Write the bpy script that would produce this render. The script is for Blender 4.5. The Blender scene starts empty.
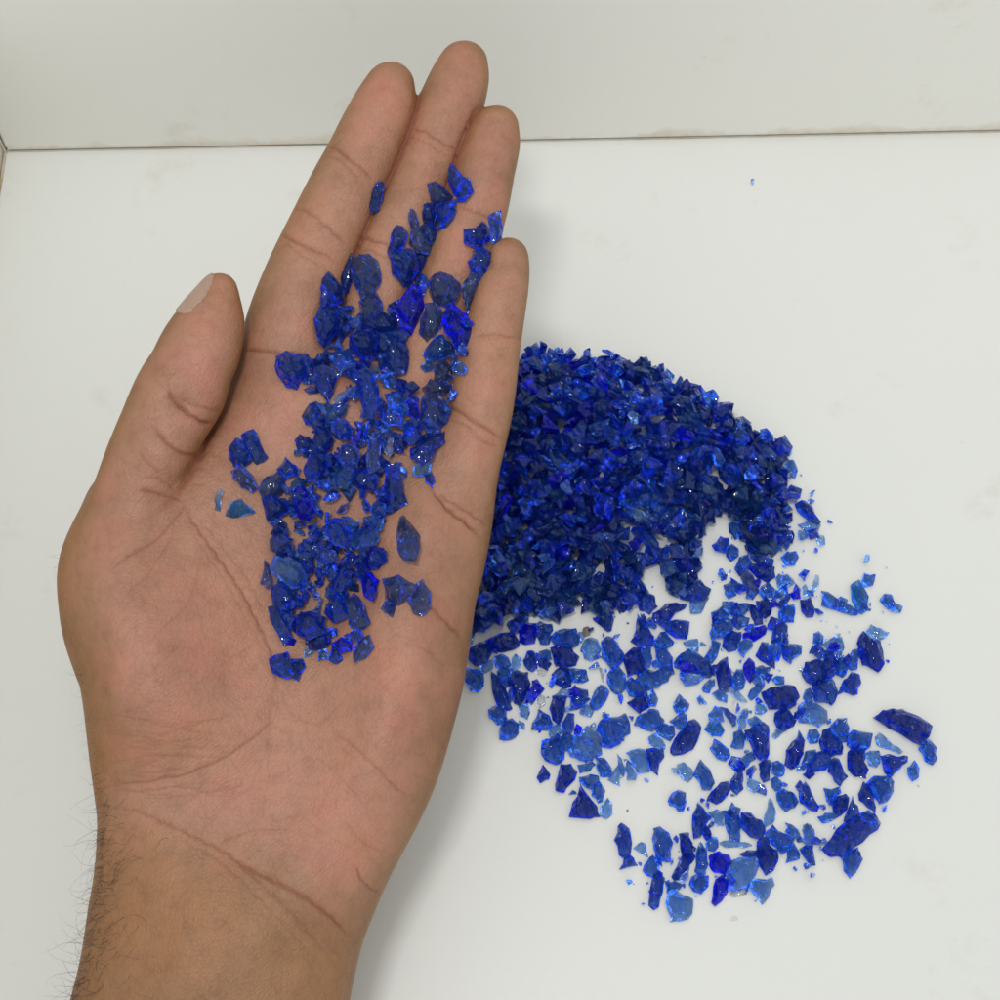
import bpy, bmesh, math, random
import numpy as np
from mathutils import Vector, Matrix
from mathutils.bvhtree import BVHTree

random.seed(11); rng = np.random.default_rng(11)
S = bpy.context.scene
COL = S.collection
MM = 0.001

# ------------------------------------------------------------------ camera
F = 1600.0                       # focal length in photo pixels (photo is 1000 wide)
TH = math.radians(64)            # looking down
D = 0.440
CAM = Vector((0, -D*math.cos(TH), D*math.sin(TH)))
RT = Vector((1, 0, 0)); UP = Vector((0, math.sin(TH), math.cos(TH))); BK = Vector((0, -math.cos(TH), math.sin(TH)))
cd = bpy.data.cameras.new('camera'); cam = bpy.data.objects.new('camera', cd); COL.objects.link(cam)
cam.matrix_world = Matrix.Translation(CAM) @ Matrix((RT, UP, BK)).transposed().to_4x4()
cd.sensor_width = 36; cd.lens = 36*F/1000; cd.clip_start = 0.01; cd.clip_end = 50
S.camera = cam

def ray(px, py):
    return (RT*((px-500)/F) + UP*((500-py)/F) - BK)
def on_table(px, py, z=0.0):
    d = ray(px, py); t = (z-CAM.z)/d.z
    return CAM + d*t
def project(p):
    r = p-CAM; zz = -r.dot(BK)
    return 500+F*r.dot(RT)/zz, 500-F*r.dot(UP)/zz

# ------------------------------------------------------------------ material helpers
def new_mat(name):
    m = bpy.data.materials.new(name); m.use_nodes = True
    nt = m.node_tree; nt.nodes.clear()
    out = nt.nodes.new('ShaderNodeOutputMaterial')
    return m, nt, out
def N(nt, t, **kw):
    n = nt.nodes.new(t)
    for k, v in kw.items():
        if k in n.inputs: n.inputs[k].default_value = v
        else: setattr(n, k, v)
    return n
def ramp(nt, fac, stops):
    r = nt.nodes.new('ShaderNodeValToRGB'); e = r.color_ramp.elements
    while len(e) < len(stops): e.new(0.5)
    for i, (p, c) in enumerate(stops):
        e[i].position = p; e[i].color = c if len(c) == 4 else (*c, 1)
    nt.links.new(fac, r.inputs['Fac']); return r
def mixc(nt, fac, a, b, mode='MIX'):
    m = nt.nodes.new('ShaderNodeMix'); m.data_type = 'RGBA'; m.blend_type = mode
    for s, v in ((m.inputs[0], fac), (m.inputs[6], a), (m.inputs[7], b)):
        if isinstance(v, (int, float)): s.default_value = v
        elif isinstance(v, tuple): s.default_value = v if len(v) == 4 else (*v, 1)
        else: nt.links.new(v, s)
    return m.outputs[2]
def math_(nt, op, a, b=0.0, clamp=False):
    m = nt.nodes.new('ShaderNodeMath'); m.operation = op; m.use_clamp = clamp
    for s, v in ((m.inputs[0], a), (m.inputs[1], b)):
        if isinstance(v, (int, float)): s.default_value = v
        else: nt.links.new(v, s)
    return m.outputs[0]

# ------------------------------------------------------------------ glass
def glass_mat(name, c, rough=0.008, body=(0.02, 0.06, 0.35), bright_fill=0.07, thru=0.36):
    m, nt, out = new_mat(name); L = nt.links.new
    tc = N(nt, 'ShaderNodeTexCoord')
    n1 = N(nt, 'ShaderNodeTexNoise', Scale=240.0, Detail=2.0, Roughness=0.5); L(tc.outputs['Object'], n1.inputs['Vector'])
    wv = N(nt, 'ShaderNodeTexWave', Scale=150.0, Distortion=8.0, Detail=1.0, bands_direction='DIAGONAL'); L(tc.outputs['Object'], wv.inputs['Vector'])
    h = math_(nt, 'ADD', n1.outputs['Fac'], math_(nt, 'MULTIPLY', wv.outputs['Fac'], 0.35))
    vf = N(nt, 'ShaderNodeTexVoronoi', Scale=330.0, feature='F1'); L(tc.outputs['Object'], vf.inputs['Vector'])
    h = math_(nt, 'ADD', h, math_(nt, 'MULTIPLY', vf.outputs['Distance'], 1.1))
    bp = N(nt, 'ShaderNodeBump', Strength=0.7, Distance=0.0010); L(h, bp.inputs['Height'])
    # streaky tint noise, painted for the uneven light through the facets
    n2 = N(nt, 'ShaderNodeTexNoise', Scale=330.0, Detail=4.0, Roughness=0.62, Distortion=1.6)
    mq = N(nt, 'ShaderNodeMapping'); mq.inputs['Scale'].default_value = (1.0, .45, 1.0); mq.inputs['Rotation'].default_value = (.4, .2, .9); L(tc.outputs['Object'], mq.inputs['Vector']); L(mq.outputs[0], n2.inputs['Vector'])
    cr = ramp(nt, n2.outputs['Fac'], [(0.36, (0, 0, 0)), (0.50, (.55, .55, .55)), (0.64, (1, 1, 1))])
    col = mixc(nt, cr.outputs['Color'], tuple(x**1.0 for x in c), tuple(min(1, x**0.02) for x in c))
    g = N(nt, 'ShaderNodeBsdfGlass', Roughness=rough, IOR=1.5); L(col, g.inputs['Color']); L(bp.outputs['Normal'], g.inputs['Normal'])
    t = N(nt, 'ShaderNodeBsdfTransparent'); L(col, t.inputs['Color'])
    gl = N(nt, 'ShaderNodeBsdfGlossy', Roughness=0.02); gl.inputs['Color'].default_value = (1, 1, 1, 1); L(bp.outputs['Normal'], gl.inputs['Normal'])
    fr = N(nt, 'ShaderNodeFresnel', IOR=1.5); L(bp.outputs['Normal'], fr.inputs['Normal'])
    tg = N(nt, 'ShaderNodeMixShader'); L(fr.outputs[0], tg.inputs[0]); L(t.outputs[0], tg.inputs[1]); L(gl.outputs[0], tg.inputs[2])
    a = N(nt, 'ShaderNodeMixShader'); a.inputs[0].default_value = thru; L(g.outputs[0], a.inputs[1]); L(tg.outputs[0], a.inputs[2])
    d = N(nt, 'ShaderNodeBsdfDiffuse'); d.inputs['Color'].default_value = (*body, 1); L(bp.outputs['Normal'], d.inputs['Normal'])
    b = N(nt, 'ShaderNodeMixShader'); b.inputs[0].default_value = bright_fill; L(a.outputs[0], b.inputs[1]); L(d.outputs[0], b.inputs[2])  # flat blue diffuse share brightens piled glass in place of light through it
    L(b.outputs[0], out.inputs[0])
    sg = [-1.35*math.log(x)/0.0024 for x in c]; mx = max(sg)
    va = N(nt, 'ShaderNodeVolumeAbsorption', Density=mx); va.inputs['Color'].default_value = (*[1-x/mx for x in sg], 1)
    L(va.outputs[0], out.inputs['Volume'])
    return m
G = {
 'n': glass_mat('navy_glass',   (0.22, 0.36, 0.77), body=(0.03, 0.10, 0.56), bright_fill=.12),
 'r': glass_mat('royal_glass',  (0.26, 0.43, 0.82), body=(0.03, 0.13, 0.66), bright_fill=.12),
 'b': glass_mat('cobalt_glass', (0.15, 0.22, 0.90), body=(0.02, 0.04, 0.75), bright_fill=.14),
 'm': glass_mat('mid_blue_glass', (0.38, 0.58, 0.88), body=(0.06, 0.25, 0.74), bright_fill=.09),
 'p': glass_mat('pale_blue_glass', (0.55, 0.72, 0.93), body=(0.25, 0.48, 0.88), bright_fill=.10),
 't': glass_mat('teal_glass',   (0.30, 0.60, 0.86), body=(0.04, 0.24, 0.60), bright_fill=.12),
 'g': glass_mat('smoky_blue_glass', (0.42, 0.50, 0.76), body=(0.10, 0.18, 0.50), bright_fill=.12),
 'c': glass_mat('clear_glass',  (0.90, 0.93, 0.95), body=(0.6, 0.6, 0.62), bright_fill=.08),
}
TINT = {'n': 'dark navy', 'r': 'royal blue', 'b': 'vivid cobalt', 'm': 'mid blue', 'p': 'pale blue', 't': 'teal blue', 'g': 'smoky blue', 'c': 'clear'}

# ------------------------------------------------------------------ outlines of the single chips (tile origin, 1 unit = 1.2 px)
TBL = {
(460,600): """r 7,45 9,40 17,35 24,38 26,44 21,53 13,54 8,50|n 22,34 32,29 42,27 49,34 48,38 36,42 27,41|b 50,22 55,19 63,20 65,28 62,35 54,36 50,34|m 39,20 46,15 52,17 50,26 43,28|p 17,55 21,51 27,50 27,57 22,60 18,61|m 3,60 7,57 14,58 19,61 19,71 15,76 9,75 4,67|m 29,47 35,45 40,48 42,54 36,57 30,55|p 43,49 46,45 51,49 50,55 46,58 42,56|m 31,60 35,56 41,57 42,63 38,67 34,69|r 26,60 31,63 37,72 42,80 43,89 36,91 31,86 27,74|n 42,61 48,59 56,61 58,69 55,78 50,86 45,84 43,75 40,68|b 53,86 57,77 60,68 64,66 70,74 66,80|r 53,50 56,43 60,42 64,48 64,56 60,59 54,54|n 65,50 72,47 76,53 73,59 66,55|c 63,58 68,58 72,60 69,63 64,61|m 66,43 72,41 75,42 76,49 71,50 66,48|n 76,40 85,37 93,39 99,47 96,53 87,56 79,52|m 76,30 80,26 87,23 96,24 99,30 98,37 88,40 80,37|r 77,62 81,57 89,56 93,64 92,71 86,73 79,69|m 90,57 99,57 105,58 107,66 102,68 93,68|p 77,80 84,74 90,75 92,79 86,81|n 77,80 90,80 87,88 86,96 82,103 77,99 75,90|m 91,75 97,73 106,75 108,82 103,88 92,91|m 62,21 67,17 76,20 77,25 70,31 66,28|c 54,6 60,3 64,6 62,13 57,13|m 65,30 72,25 76,30 74,36 67,36|c 63,84 66,79 70,80 71,86 66,89""",
(460,700): """m 24,8 31,4 38,7 39,15 37,19 31,20 25,14|m 33,24 37,17 43,15 49,20 48,27 42,32 36,33 33,30|p 48,3 57,4 58,10 56,16 50,13|m 60,24 64,14 66,8 74,13 77,20 74,24|p 76,22 83,19 86,25 81,31 76,32 74,28|r 85,20 90,11 95,12 95,20 92,27 87,25|m 69,34 76,32 84,32 87,40 86,48 80,53 71,49 68,42|m 84,31 89,26 94,30 95,39 89,42 86,40|n 64,64 69,54 75,62 74,66 67,69|n 80,75 82,63 84,54 92,54 97,60 95,66 87,76 83,76""",
(580,700): """m -2,54 10,51 13,54 8,59 0,61|n 1,70 5,78 14,88 16,96 8,98 -8,96 -5,85|p -9,42 -5,30 0,28 6,22 13,27 17,32 17,44 9,50 0,49 -7,46|m 14,25 18,17 28,15 32,14 37,11 41,19 41,27 36,30 33,36 26,39 18,37 19,31|m 13,48 20,48 26,56 26,63 17,63 14,56|p 23,66 27,60 32,54 33,62 33,71 28,69|m 31,45 35,50 38,57 36,63 33,60 32,52|p 39,44 46,41 54,42 57,50 58,59 48,60 43,52|m 40,50 43,54 47,62 46,66 39,66 38,57|r 56,41 62,40 69,41 70,47 66,52 65,62 59,57 55,48|m 46,20 50,12 58,8 65,9 70,16 68,21 60,25 52,23|p 57,31 62,28 68,32 71,37 70,41 64,39 58,36|m 63,22 70,19 78,21 79,28 75,33 69,30 65,27|n 76,43 79,33 85,25 90,18 95,16 100,23 98,31 94,40 86,44 79,45|p 81,54 87,52 93,57 95,62 90,68 84,64|m 95,62 101,50 108,57 112,68 109,74 102,74|m 74,84 77,78 82,75 88,77 88,85 86,92 82,92 79,88 75,87|r 94,96 98,85 105,93 110,98 103,107 101,113 95,115|m 75,17 83,11 89,12 90,20 84,25 80,22|p 17,89 23,82 27,88 27,95 22,99 17,96|m 10,70 17,69 21,75 19,84 15,85 10,79|m 0,64 8,62 15,63 16,68 10,74 5,72 0,68|p 0,9 6,3 11,9 9,14 0,11""",
(580,600): """m 8,86 12,76 17,71 22,72 24,77 21,84 14,91 10,90|n 40,85 46,81 56,77 58,84 57,89 50,94 45,90|m 57,80 61,75 65,82 63,88 58,88|m 78,88 83,78 91,86 90,90 86,94 80,93|r 11,15 18,11 25,8 28,15 26,24 23,25 18,21|p 1,41 3,35 9,31 14,33 17,41 15,48 9,50 4,48|m 18,34 23,30 31,36 36,44 36,49 31,55 26,56 19,47|m 23,62 28,57 33,56 37,62 38,72 33,78 26,74 23,68|r 45,30 47,20 48,12 53,17 56,21 61,30 60,37 50,39 43,33|r 54,19 59,14 64,22 62,24 57,22|n 62,11 72,3 80,2 89,3 86,7 74,17 65,19 60,16|r 71,19 76,17 88,17 91,18 90,27 88,32 80,31 72,25|m 62,33 67,27 72,26 78,34 76,38 63,40|p 86,35 92,33 98,32 99,39 98,43 90,40|m 63,40 73,39 77,48 77,56 70,60 64,54|n 37,46 44,40 50,40 53,50 54,58 48,61 40,63 38,54|m 51,39 59,39 60,48 58,55 52,56|m 50,60 54,57 62,59 73,56 76,60 73,67 66,71 57,74 50,70 47,66|m 38,68 43,65 50,68 56,75 50,80 41,79 38,73|m 79,52 85,45 91,41 99,45 108,52 112,62 100,62 90,58 80,56|p 84,58 90,60 99,62 104,63 98,69 88,71 84,65|c 15,57 18,57 20,63 20,69 18,66|r 44,-8 52,-10 62,-4 64,5 58,11 50,8|r 30,2 36,-1 42,0 43,7 36,10 31,7|p 18,1 24,-3 28,3 25,9 21,11""",
(580,490): """r 84,78 93,75 100,75 108,82 104,90 96,92 84,90|p 92,93 100,91 107,90 103,98 101,102 93,102""",
(700,600): """m 10,10 18,5 22,12 20,18 14,20 10,16|m 19,1 28,1 27,9 23,13 19,7|m 28,1 38,2 40,9 33,12 26,12|m 10,20 22,14 28,18 27,25 19,30 11,33 9,27|m 27,15 34,12 41,15 39,21 32,24 27,20|r 20,31 26,25 34,27 33,35 30,41 24,42 19,38|n 38,3 46,5 52,12 52,19 46,20 43,14|n 47,1 55,-2 60,3 59,11 54,15 50,10|b 36,28 43,23 53,21 55,24 54,28 45,34 41,31 36,32|m 32,36 37,32 43,33 44,38 37,47 32,42|r 47,46 52,35 57,36 60,45 62,56 55,52|m 47,56 52,54 59,56 57,63 53,66 48,63|r 61,17 65,16 73,21 73,29 69,37 60,35 61,26|m 66,9 70,4 78,4 79,11 78,18 70,18 66,14|n 84,0 92,-2 95,6 94,13 89,14 85,9|m 69,39 76,36 84,38 84,44 76,52 70,47|m 60,66 64,63 70,64 70,70 64,70|n 52,77 60,73 70,71 78,72 82,80 79,87 70,91 58,90 55,84|n 11,55 17,51 23,48 25,58 27,68 24,75 18,75 14,65|m 4,47 10,34 17,36 14,47 10,52|b 36,56 41,48 45,52 46,63 42,68 38,63|m 26,67 31,58 36,58 38,66 36,73 30,76|m 2,73 8,66 12,66 12,71 8,77 3,76|m -8,58 0,48 8,52 11,60 8,64 0,62|m 42,75 50,69 52,74 48,80 43,83 40,80|p 24,74 30,73 36,80 40,85 34,84 27,79|m 10,78 16,74 23,79 22,85 15,83|p 46,89 49,84 54,87 56,92 51,95 46,94|m 94,35 95,28 99,26 103,30 102,36 97,37|m 93,41 99,38 103,40 106,46 100,49 96,46|r 86,60 88,52 95,50 103,51 106,60 104,70 96,71 89,67|m 86,81 88,75 92,73 94,78 93,84 88,84|m 94,78 98,71 104,70 108,77 104,84 96,84""",
(820,560): """m 2,38 2,26 8,27 18,33 27,39 31,42 29,45 18,43 8,40|t 26,22 33,17 36,22 40,30 39,40 35,44 31,43 27,33|m 37,11 46,12 44,21 37,22 35,17|m 50,33 54,28 60,29 63,36 59,42 54,38|p 39,60 43,54 50,57 57,60 54,64 46,67|n 32,69 37,60 43,65 50,68 52,75 53,85 48,92 44,89 36,86 33,78|p 1,70 8,66 18,64 20,72 18,79 8,76|r 3,76 11,77 14,84 12,96 5,97 2,88|m 22,82 27,75 33,74 32,81 31,90 26,91 22,88|m 13,83 20,79 23,90 19,97 13,94""",
(820,680): """r 16,11 20,0 26,-6 33,-5 34,2 31,11 27,12 21,9|m 0,2 8,-3 12,1 15,9 9,20 4,16 0,12 -6,6|m 9,38 15,32 22,32 24,40 22,50 16,51 10,46|r 0,50 3,42 9,40 14,48 19,55 18,61 8,63 3,58|m 23,46 28,42 43,45 41,55 37,58 28,58 23,54|n 24,60 30,57 38,58 37,68 40,74 38,81 30,79 24,73|p 38,62 42,59 49,59 50,68 47,72 41,70|r 52,63 58,62 65,64 73,63 72,68 67,73 61,79 55,76 53,71|r 7,76 12,65 16,66 20,76 23,80 17,88 12,84|p 47,48 50,44 56,49 64,55 69,59 65,61 56,57 48,54|n 46,31 54,25 62,24 70,24 80,29 88,34 92,38 89,46 84,52 76,49 66,42 55,37|m 83,57 86,49 92,50 97,56 98,64 94,70 88,66|m 73,73 79,67 83,73 82,81 77,84 74,79""",
(800,770): """m 56,11 63,5 75,4 78,10 78,17 73,25 66,27 61,20|n 49,20 53,10 58,14 61,20 63,30 62,36 56,30 50,25|m 20,15 33,14 34,19 26,24 23,26|n 27,27 31,22 38,20 41,23 39,32 34,37 28,34|r 40,33 44,21 48,30 50,37 43,43 37,42|m 15,39 22,35 29,36 33,38 24,43 19,44|r 20,65 28,56 36,46 42,40 56,35 62,38 65,45 63,50 52,59 42,66 36,71 27,71|m 34,72 40,67 48,65 52,74 47,84 42,89 37,83|m 2,50 6,45 11,52 13,57 10,63 5,62|m 0,66 5,63 11,63 13,78 9,79 4,73""",
(700,700): """p 82,6 88,1 97,3 105,9 106,17 98,22 92,19 83,18|m 89,31 91,25 97,24 100,29 98,35 92,36|m 84,55 88,43 96,42 96,50 90,55 86,58|r 89,60 90,52 98,44 106,42 109,50 104,58 94,60 92,63|r 80,72 84,67 86,73 88,68 91,71 95,80 99,88 97,92 90,90 84,85 83,76|m 59,66 63,64 68,68 68,73 63,76 60,72|m 64,78 70,74 78,77 82,84 79,89 72,92 67,87|m 60,52 65,50 70,54 70,62 65,64 60,60|n 72,42 77,35 80,33 82,26 87,34 86,44 82,53 76,57 71,53|n 49,53 54,50 59,50 58,60 58,66 53,68 50,63|r 38,26 45,22 52,19 57,22 57,33 57,44 54,51 48,48 44,38|m 31,54 36,47 43,43 46,49 40,55 33,57|r 26,67 30,57 37,57 36,66 36,73 31,78 26,73|n 39,58 45,54 47,57 43,63 39,62|p 39,66 45,66 50,69 49,75 45,77 40,73|n 6,84 10,76 17,69 23,68 26,73 23,79 14,86|m 9,40 12,33 17,35 24,41 25,46 21,50 14,48|t 4,24 8,18 16,18 20,25 17,30 10,30|m 7,12 12,5 18,7 20,17 14,18 8,16|n 17,6 23,7 30,13 30,20 27,22 22,14|p 31,15 36,8 40,7 39,16 38,22 32,24|m 40,16 46,13 51,17 50,21 43,22|m 26,38 28,27 35,24 38,30 36,40 30,40|r 63,11 70,6 75,9 80,16 78,21 71,25 65,22 62,17|p 60,30 64,23 70,26 66,30 63,32""",
(700,790): """p 54,31 54,21 57,9 59,7 63,18 61,27|p 7,18 14,16 22,17 19,24 20,29 14,29 9,24|m 21,20 27,11 34,16 34,28 33,34 33,42 25,41 23,33|r 35,19 43,19 51,25 54,32 50,40 42,38 34,30|m 55,36 61,29 69,36 78,41 75,48 68,53 60,44|n 48,44 52,39 58,40 58,46 64,50 65,58 61,66 55,69 50,62 48,52|m 71,27 77,29 82,33 84,39 81,42 75,36|p 86,30 90,28 95,33 96,39 92,46 86,43|m 84,51 90,47 94,50 96,62 93,62 88,57|m 72,60 73,51 78,44 83,53 83,57 76,59|p 43,75 50,74 60,73 62,79 57,88 52,94 47,88 41,82|b 8,55 16,51 24,54 26,60 21,70 12,68 8,62|b 11,88 13,75 18,72 24,76 23,85 18,92 13,96 10,93|p 24,62 32,57 45,56 49,62 46,70 42,77 36,82 26,83 23,73|n 33,53 40,50 50,50 50,56 40,58|p 16,44 28,42 40,44 43,46 36,48 22,48|m 5,44 9,39 14,40 15,47 12,51 6,50|c 25,86 36,82 40,84 36,88 28,89""",
(600,810): """m 79,50 80,38 84,27 89,35 90,45 88,53 81,53|m 75,62 77,55 82,53 90,55 90,63 84,69 78,67|r 12,25 15,14 18,11 24,16 26,27 25,36 21,40 16,36|r 16,49 20,40 25,37 28,40 31,46 24,47|p 28,32 34,27 38,28 40,39 34,36|m 44,24 45,16 50,14 57,20 60,27 59,42 52,41 47,39 45,31|m 36,50 41,40 44,38 48,43 49,52 44,56 39,54|r 41,78 43,62 45,54 50,53 54,57 52,68 49,80 45,82|m 54,59 62,59 69,62 66,66 56,69|p 55,77 57,71 62,67 69,71 77,74 76,85 73,90 63,91 59,92 57,83|n 66,20 74,20 77,28 79,38 75,44 69,38 67,29|r 60,55 65,45 70,37 75,42 74,49 68,57 62,58|p 66,58 73,50 74,56 70,60""",
(700,480): """m 68,64 73,59 80,59 82,64 79,70 71,70|m 20,87 26,84 33,86 30,95 24,98 21,94|g 34,77 40,75 46,84 49,92 44,99 39,93 36,85|n 38,72 50,70 62,72 62,80 57,85 48,81|m 22,57 27,53 32,57 32,63 26,67 22,63|r 10,54 17,47 24,48 25,55 20,60 13,58|m 29,73 33,64 40,62 43,69 37,75 32,77|r 42,64 52,62 61,66 60,71 50,71|m 63,82 66,78 69,80 69,88 65,89|m 68,80 73,78 79,85 74,88 68,85|b 75,95 80,86 84,91 84,98 78,99|p 85,90 88,86 91,95 86,97|p 93,92 96,79 99,80 99,87 94,94|m 52,88 57,85 62,90 61,97 53,98 49,93|p 60,90 66,92 69,97 67,100 61,96|r 38,54 46,52 55,55 58,62 46,62 39,58|p 37,48 42,42 47,45 47,53 40,52|m 24,37 30,33 36,38 36,46 29,49 25,43|n 30,27 35,22 44,24 48,32 45,40 37,38 31,32|r 80,20 88,17 94,22 100,34 98,36 88,31 82,25|p 82,37 90,34 100,37 98,42 88,42|n 90,42 98,40 100,48 92,49|m 82,42 88,42 91,47 85,50 82,48|p 98,46 103,46 104,53 100,55 97,50|r 72,8 76,4 85,7 83,14 78,16 72,13""",
(760,400): """r 13,32 21,29 27,38 24,46 15,47 12,42|m 21,54 24,50 28,50 31,58 29,65 25,63 22,59""",
(740,170): """p 9,7.5 11,7 12,8.5 10.5,12 9.5,11""",
}
HND = {
(340,160): """n 26,32 30,21 34,19 37,22 35,33 33,42 27,43 24,37|n 40,75 43,62 47,55 52,56 56,61 54,70 47,77 42,80|r 42,80 52,75 62,78 66,88 62,98 54,104 46,95|n 64,76 72,78 70,88 67,94 63,86""",
(400,160): """r 41,4 45,6 49,11 57,16 58,25 54,32 48,33 43,27 40,17|g 24,21 30,19 35,22 43,30 47,33 36,38 28,38|n 20,38 28,37 30,46 28,54 20,53 19,46|r 30,38 46,34 45,42 38,54 31,57|g 10,58 8,46 10,42 14,46 16,56 25,70 24,77 14,74 8,68|r 17,56 24,53 30,58 31,68 27,72 20,66|n 55,57 60,58 63,57 68,52 74,58 75,66 66,73 58,70 55,68|n 74,49 79,45 84,44 86,58 85,73 80,76 76,66|r 58,84 62,76 70,72 78,78 77,87 72,96 66,97 60,92""",
(270,250): """n 44,35 45,25 49,19 54,23 61,34 62,40 52,46 44,47|n 58,22 65,8 68,4 70,14 68,26 66,34 61,33|g 68,10 74,5 82,5 88,9 91,19 89,28 84,35 76,39 71,28 68,20|g 75,44 80,37 88,36 92,44 93,53 88,60 80,64 75,53|r 38,58 42,50 48,47 56,50 56,62 52,73 45,78 40,70|n 55,50 62,52 65,60 62,70 56,78 54,66|n 67,72 74,68 84,66 90,76 88,88 78,90 70,82|n 84,58 94,52 104,58 106,66 98,70 88,68|r 88,68 97,70 104,74 104,84 95,88 88,80""",
(380,260): """r 29,22 32,11 38,14 39,20 36,28 33,30|g 41,18 45,13 50,11 58,14 63,19 65,24 62,32 54,37 46,36 42,28|g 75,12 82,10 84,18 83,30 78,40 72,45 70,32 70,20|b 15,40 22,28 28,20 34,28 36,38 32,52 26,60 18,58|n 8,38 16,33 16,44 14,50 8,46|g 34,50 38,38 46,37 51,44 50,56 45,62 39,67 33,60|b 54,44 60,34 66,42 74,50 79,56 78,63 72,74 66,77 58,62 53,54|m 46,66 52,63 60,70 62,78 52,82 42,83 37,78|m 34,89 40,84 46,88 44,92 38,93|g 46,88 54,84 60,90 62,98 54,103 46,100|r 60,78 66,84 66,94 62,100 60,92|r 0,60 14,60 20,70 23,82 20,92 10,95 0,88""",
(270,350): """r 6,13 6,5 14,2 22,5 30,4 33,12 28,22 22,30 14,28 8,20|n 37,16 44,13 52,16 55,24 52,34 48,42 42,34 37,26|n 29,33 34,30 40,31 41,35 33,36|r 27,55 33,46 38,44 41,50 42,60 38,66 30,61|m 46,53 52,47 60,44 65,45 62,53 54,60 47,62|p 53,41 58,36 66,32 72,30 70,36 62,40 57,44|r 73,20 80,16 86,20 88,28 90,40 86,54 80,54 76,42 75,30|n 21,76 25,71 31,73 38,78 37,86 28,86 23,82|n 38,64 46,66 52,74 50,82 42,84 36,76|b 68,72 76,66 78,72 74,78 69,77|g 60,80 68,78 74,84 72,94 64,99 58,92|r 55,58 62,58 68,66 66,74 58,74 52,66|m 50,2 60,0 68,6 68,14 60,16 52,10""",
(360,370): """g 54,15 60,8 68,12 76,12 78,18 72,20 58,22|g 52,26 58,20 66,22 71,28 70,40 66,50 56,50 50,40|b 40,26 47,28 50,38 46,42 40,36|r 38,45 44,40 50,46 50,56 44,62 38,58|n 55,52 62,53 69,52 69,60 64,64 60,72 52,77 44,72 44,64 52,60|c 20,58 27,57 27,68 24,72 20,66|p 45,80 52,76 59,78 58,84 50,88 44,87|n 53,87 59,85 62,92 60,98 55,93|g 10,54 15,52 17,64 16,80 8,84 6,70|r 20,36 28,34 35,40 33,46 24,45 18,42|m 24,22 32,20 38,26 34,33 24,34""",
(210,420): """r 16,23 22,16 30,20 34,32 28,38 20,38 16,31|r 27,14 36,9 41,20 47,30 38,36 33,30 28,22|g 18,44 26,38 34,46 38,56 34,60 26,56 20,50|p 4,66 8,58 11,60 9,70 9,78 4,77|t 14,80 18,70 26,67 31,72 37,77 28,79 19,82|g 42,58 48,48 58,43 62,50 62,60 54,64 46,66|r 56,41 63,32 71,38 72,46 62,48|n 44,66 52,64 62,66 66,76 56,82 48,82|b 70,60 76,55 82,60 80,66 72,68|b 70,68 80,66 87,76 82,84 74,82 70,74|n 79,40 85,27 95,35 98,44 90,50 82,48""",
(320,450): """g 64,70 67,58 70,54 75,60 82,70 82,80 79,90 70,88 65,80|n 56,14 66,16 68,28 72,44 64,48 56,52 54,40|n 30,16 42,16 48,24 44,34 34,34 28,26|m 42,50 48,40 54,46 54,54 46,56|r 6,62 12,58 22,60 26,72 20,80 12,78 6,70|m 26,74 36,66 46,66 48,74 42,80 30,82|b 38,84 44,80 52,82 54,92 48,98 38,98|m 10,20 22,10 30,12 30,24 20,30 12,26""",
(250,520): """g 17,16 24,10 32,12 32,22 26,28 18,24|p 18,40 22,31 32,32 42,38 46,46 44,55 34,56 24,48|g 9,52 12,34 17,40 19,54 14,56|r 18,58 28,52 38,60 40,70 30,74 20,68|r 16,74 24,70 30,82 34,96 28,102 18,84|r 62,76 66,64 74,60 79,70 80,78 70,84|g 78,68 86,62 94,72 98,84 90,90 82,84|g 54,32 62,24 70,26 72,34 62,36|n 40,80 50,76 60,80 62,92 50,98 40,94|n 64,56 76,38 84,34 84,46 76,58 68,64""",
(330,520): """b 26,48 34,44 40,50 38,60 36,66 28,62|r 30,30 36,23 46,26 46,34 38,38 30,38|g 44,50 56,47 68,54 66,62 56,70 46,66|n 43,74 47,67 54,70 52,81 48,78|g 68,62 72,54 77,50 83,60 83,72 77,78 70,76 66,68""",
(255,580): """r 14,66 20,62 28,60 32,68 38,66 41,72 36,82 26,80 17,76|b 22,46 28,44 34,50 32,54 24,54|p 41,64 42,56 50,57 46,63|m 53,67 54,59 60,58 62,66|n 62,66 64,52 70,58 73,66 68,69|g 82,60 86,50 94,46 98,56 92,64 84,68|n 44,52 50,44 60,44 62,52 54,57 46,58|b 66,52 72,48 80,52 80,58 72,60""",
}
RO = random.Random(77)
def parse(d):
    out = []
    for (ox, oy), s in d.items():
        for item in s.split('|'):
            w = item.split()
            pts = np.array([[float(v) for v in q.split(',')] for q in w[1:]])*1.2 + np.array([ox, oy])
            cc_ = pts.mean(0); pts = cc_+(pts-cc_)*(1.09 if (460, 600) in d else 1.15)
            fine = []
            for i in range(len(pts)):
                a, b = pts[i], pts[(i+1) % len(pts)]; fine.append(a); e = b-a; le = np.hypot(*e)
                if le > 8.5:
                    t = RO.uniform(.3, .7); fine.append(a+e*t+np.array([e[1], -e[0]])/le*RO.uniform(-.13, .10)*min(le, 16))
            out.append((w[0], np.array(fine)))
    return out
TCH, HCH = parse(TBL), parse(HND)
def area(p):
    x, y = p[:, 0], p[:, 1]
    return abs(np.dot(x, np.roll(y, -1))-np.dot(y, np.roll(x, -1)))/2
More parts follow.
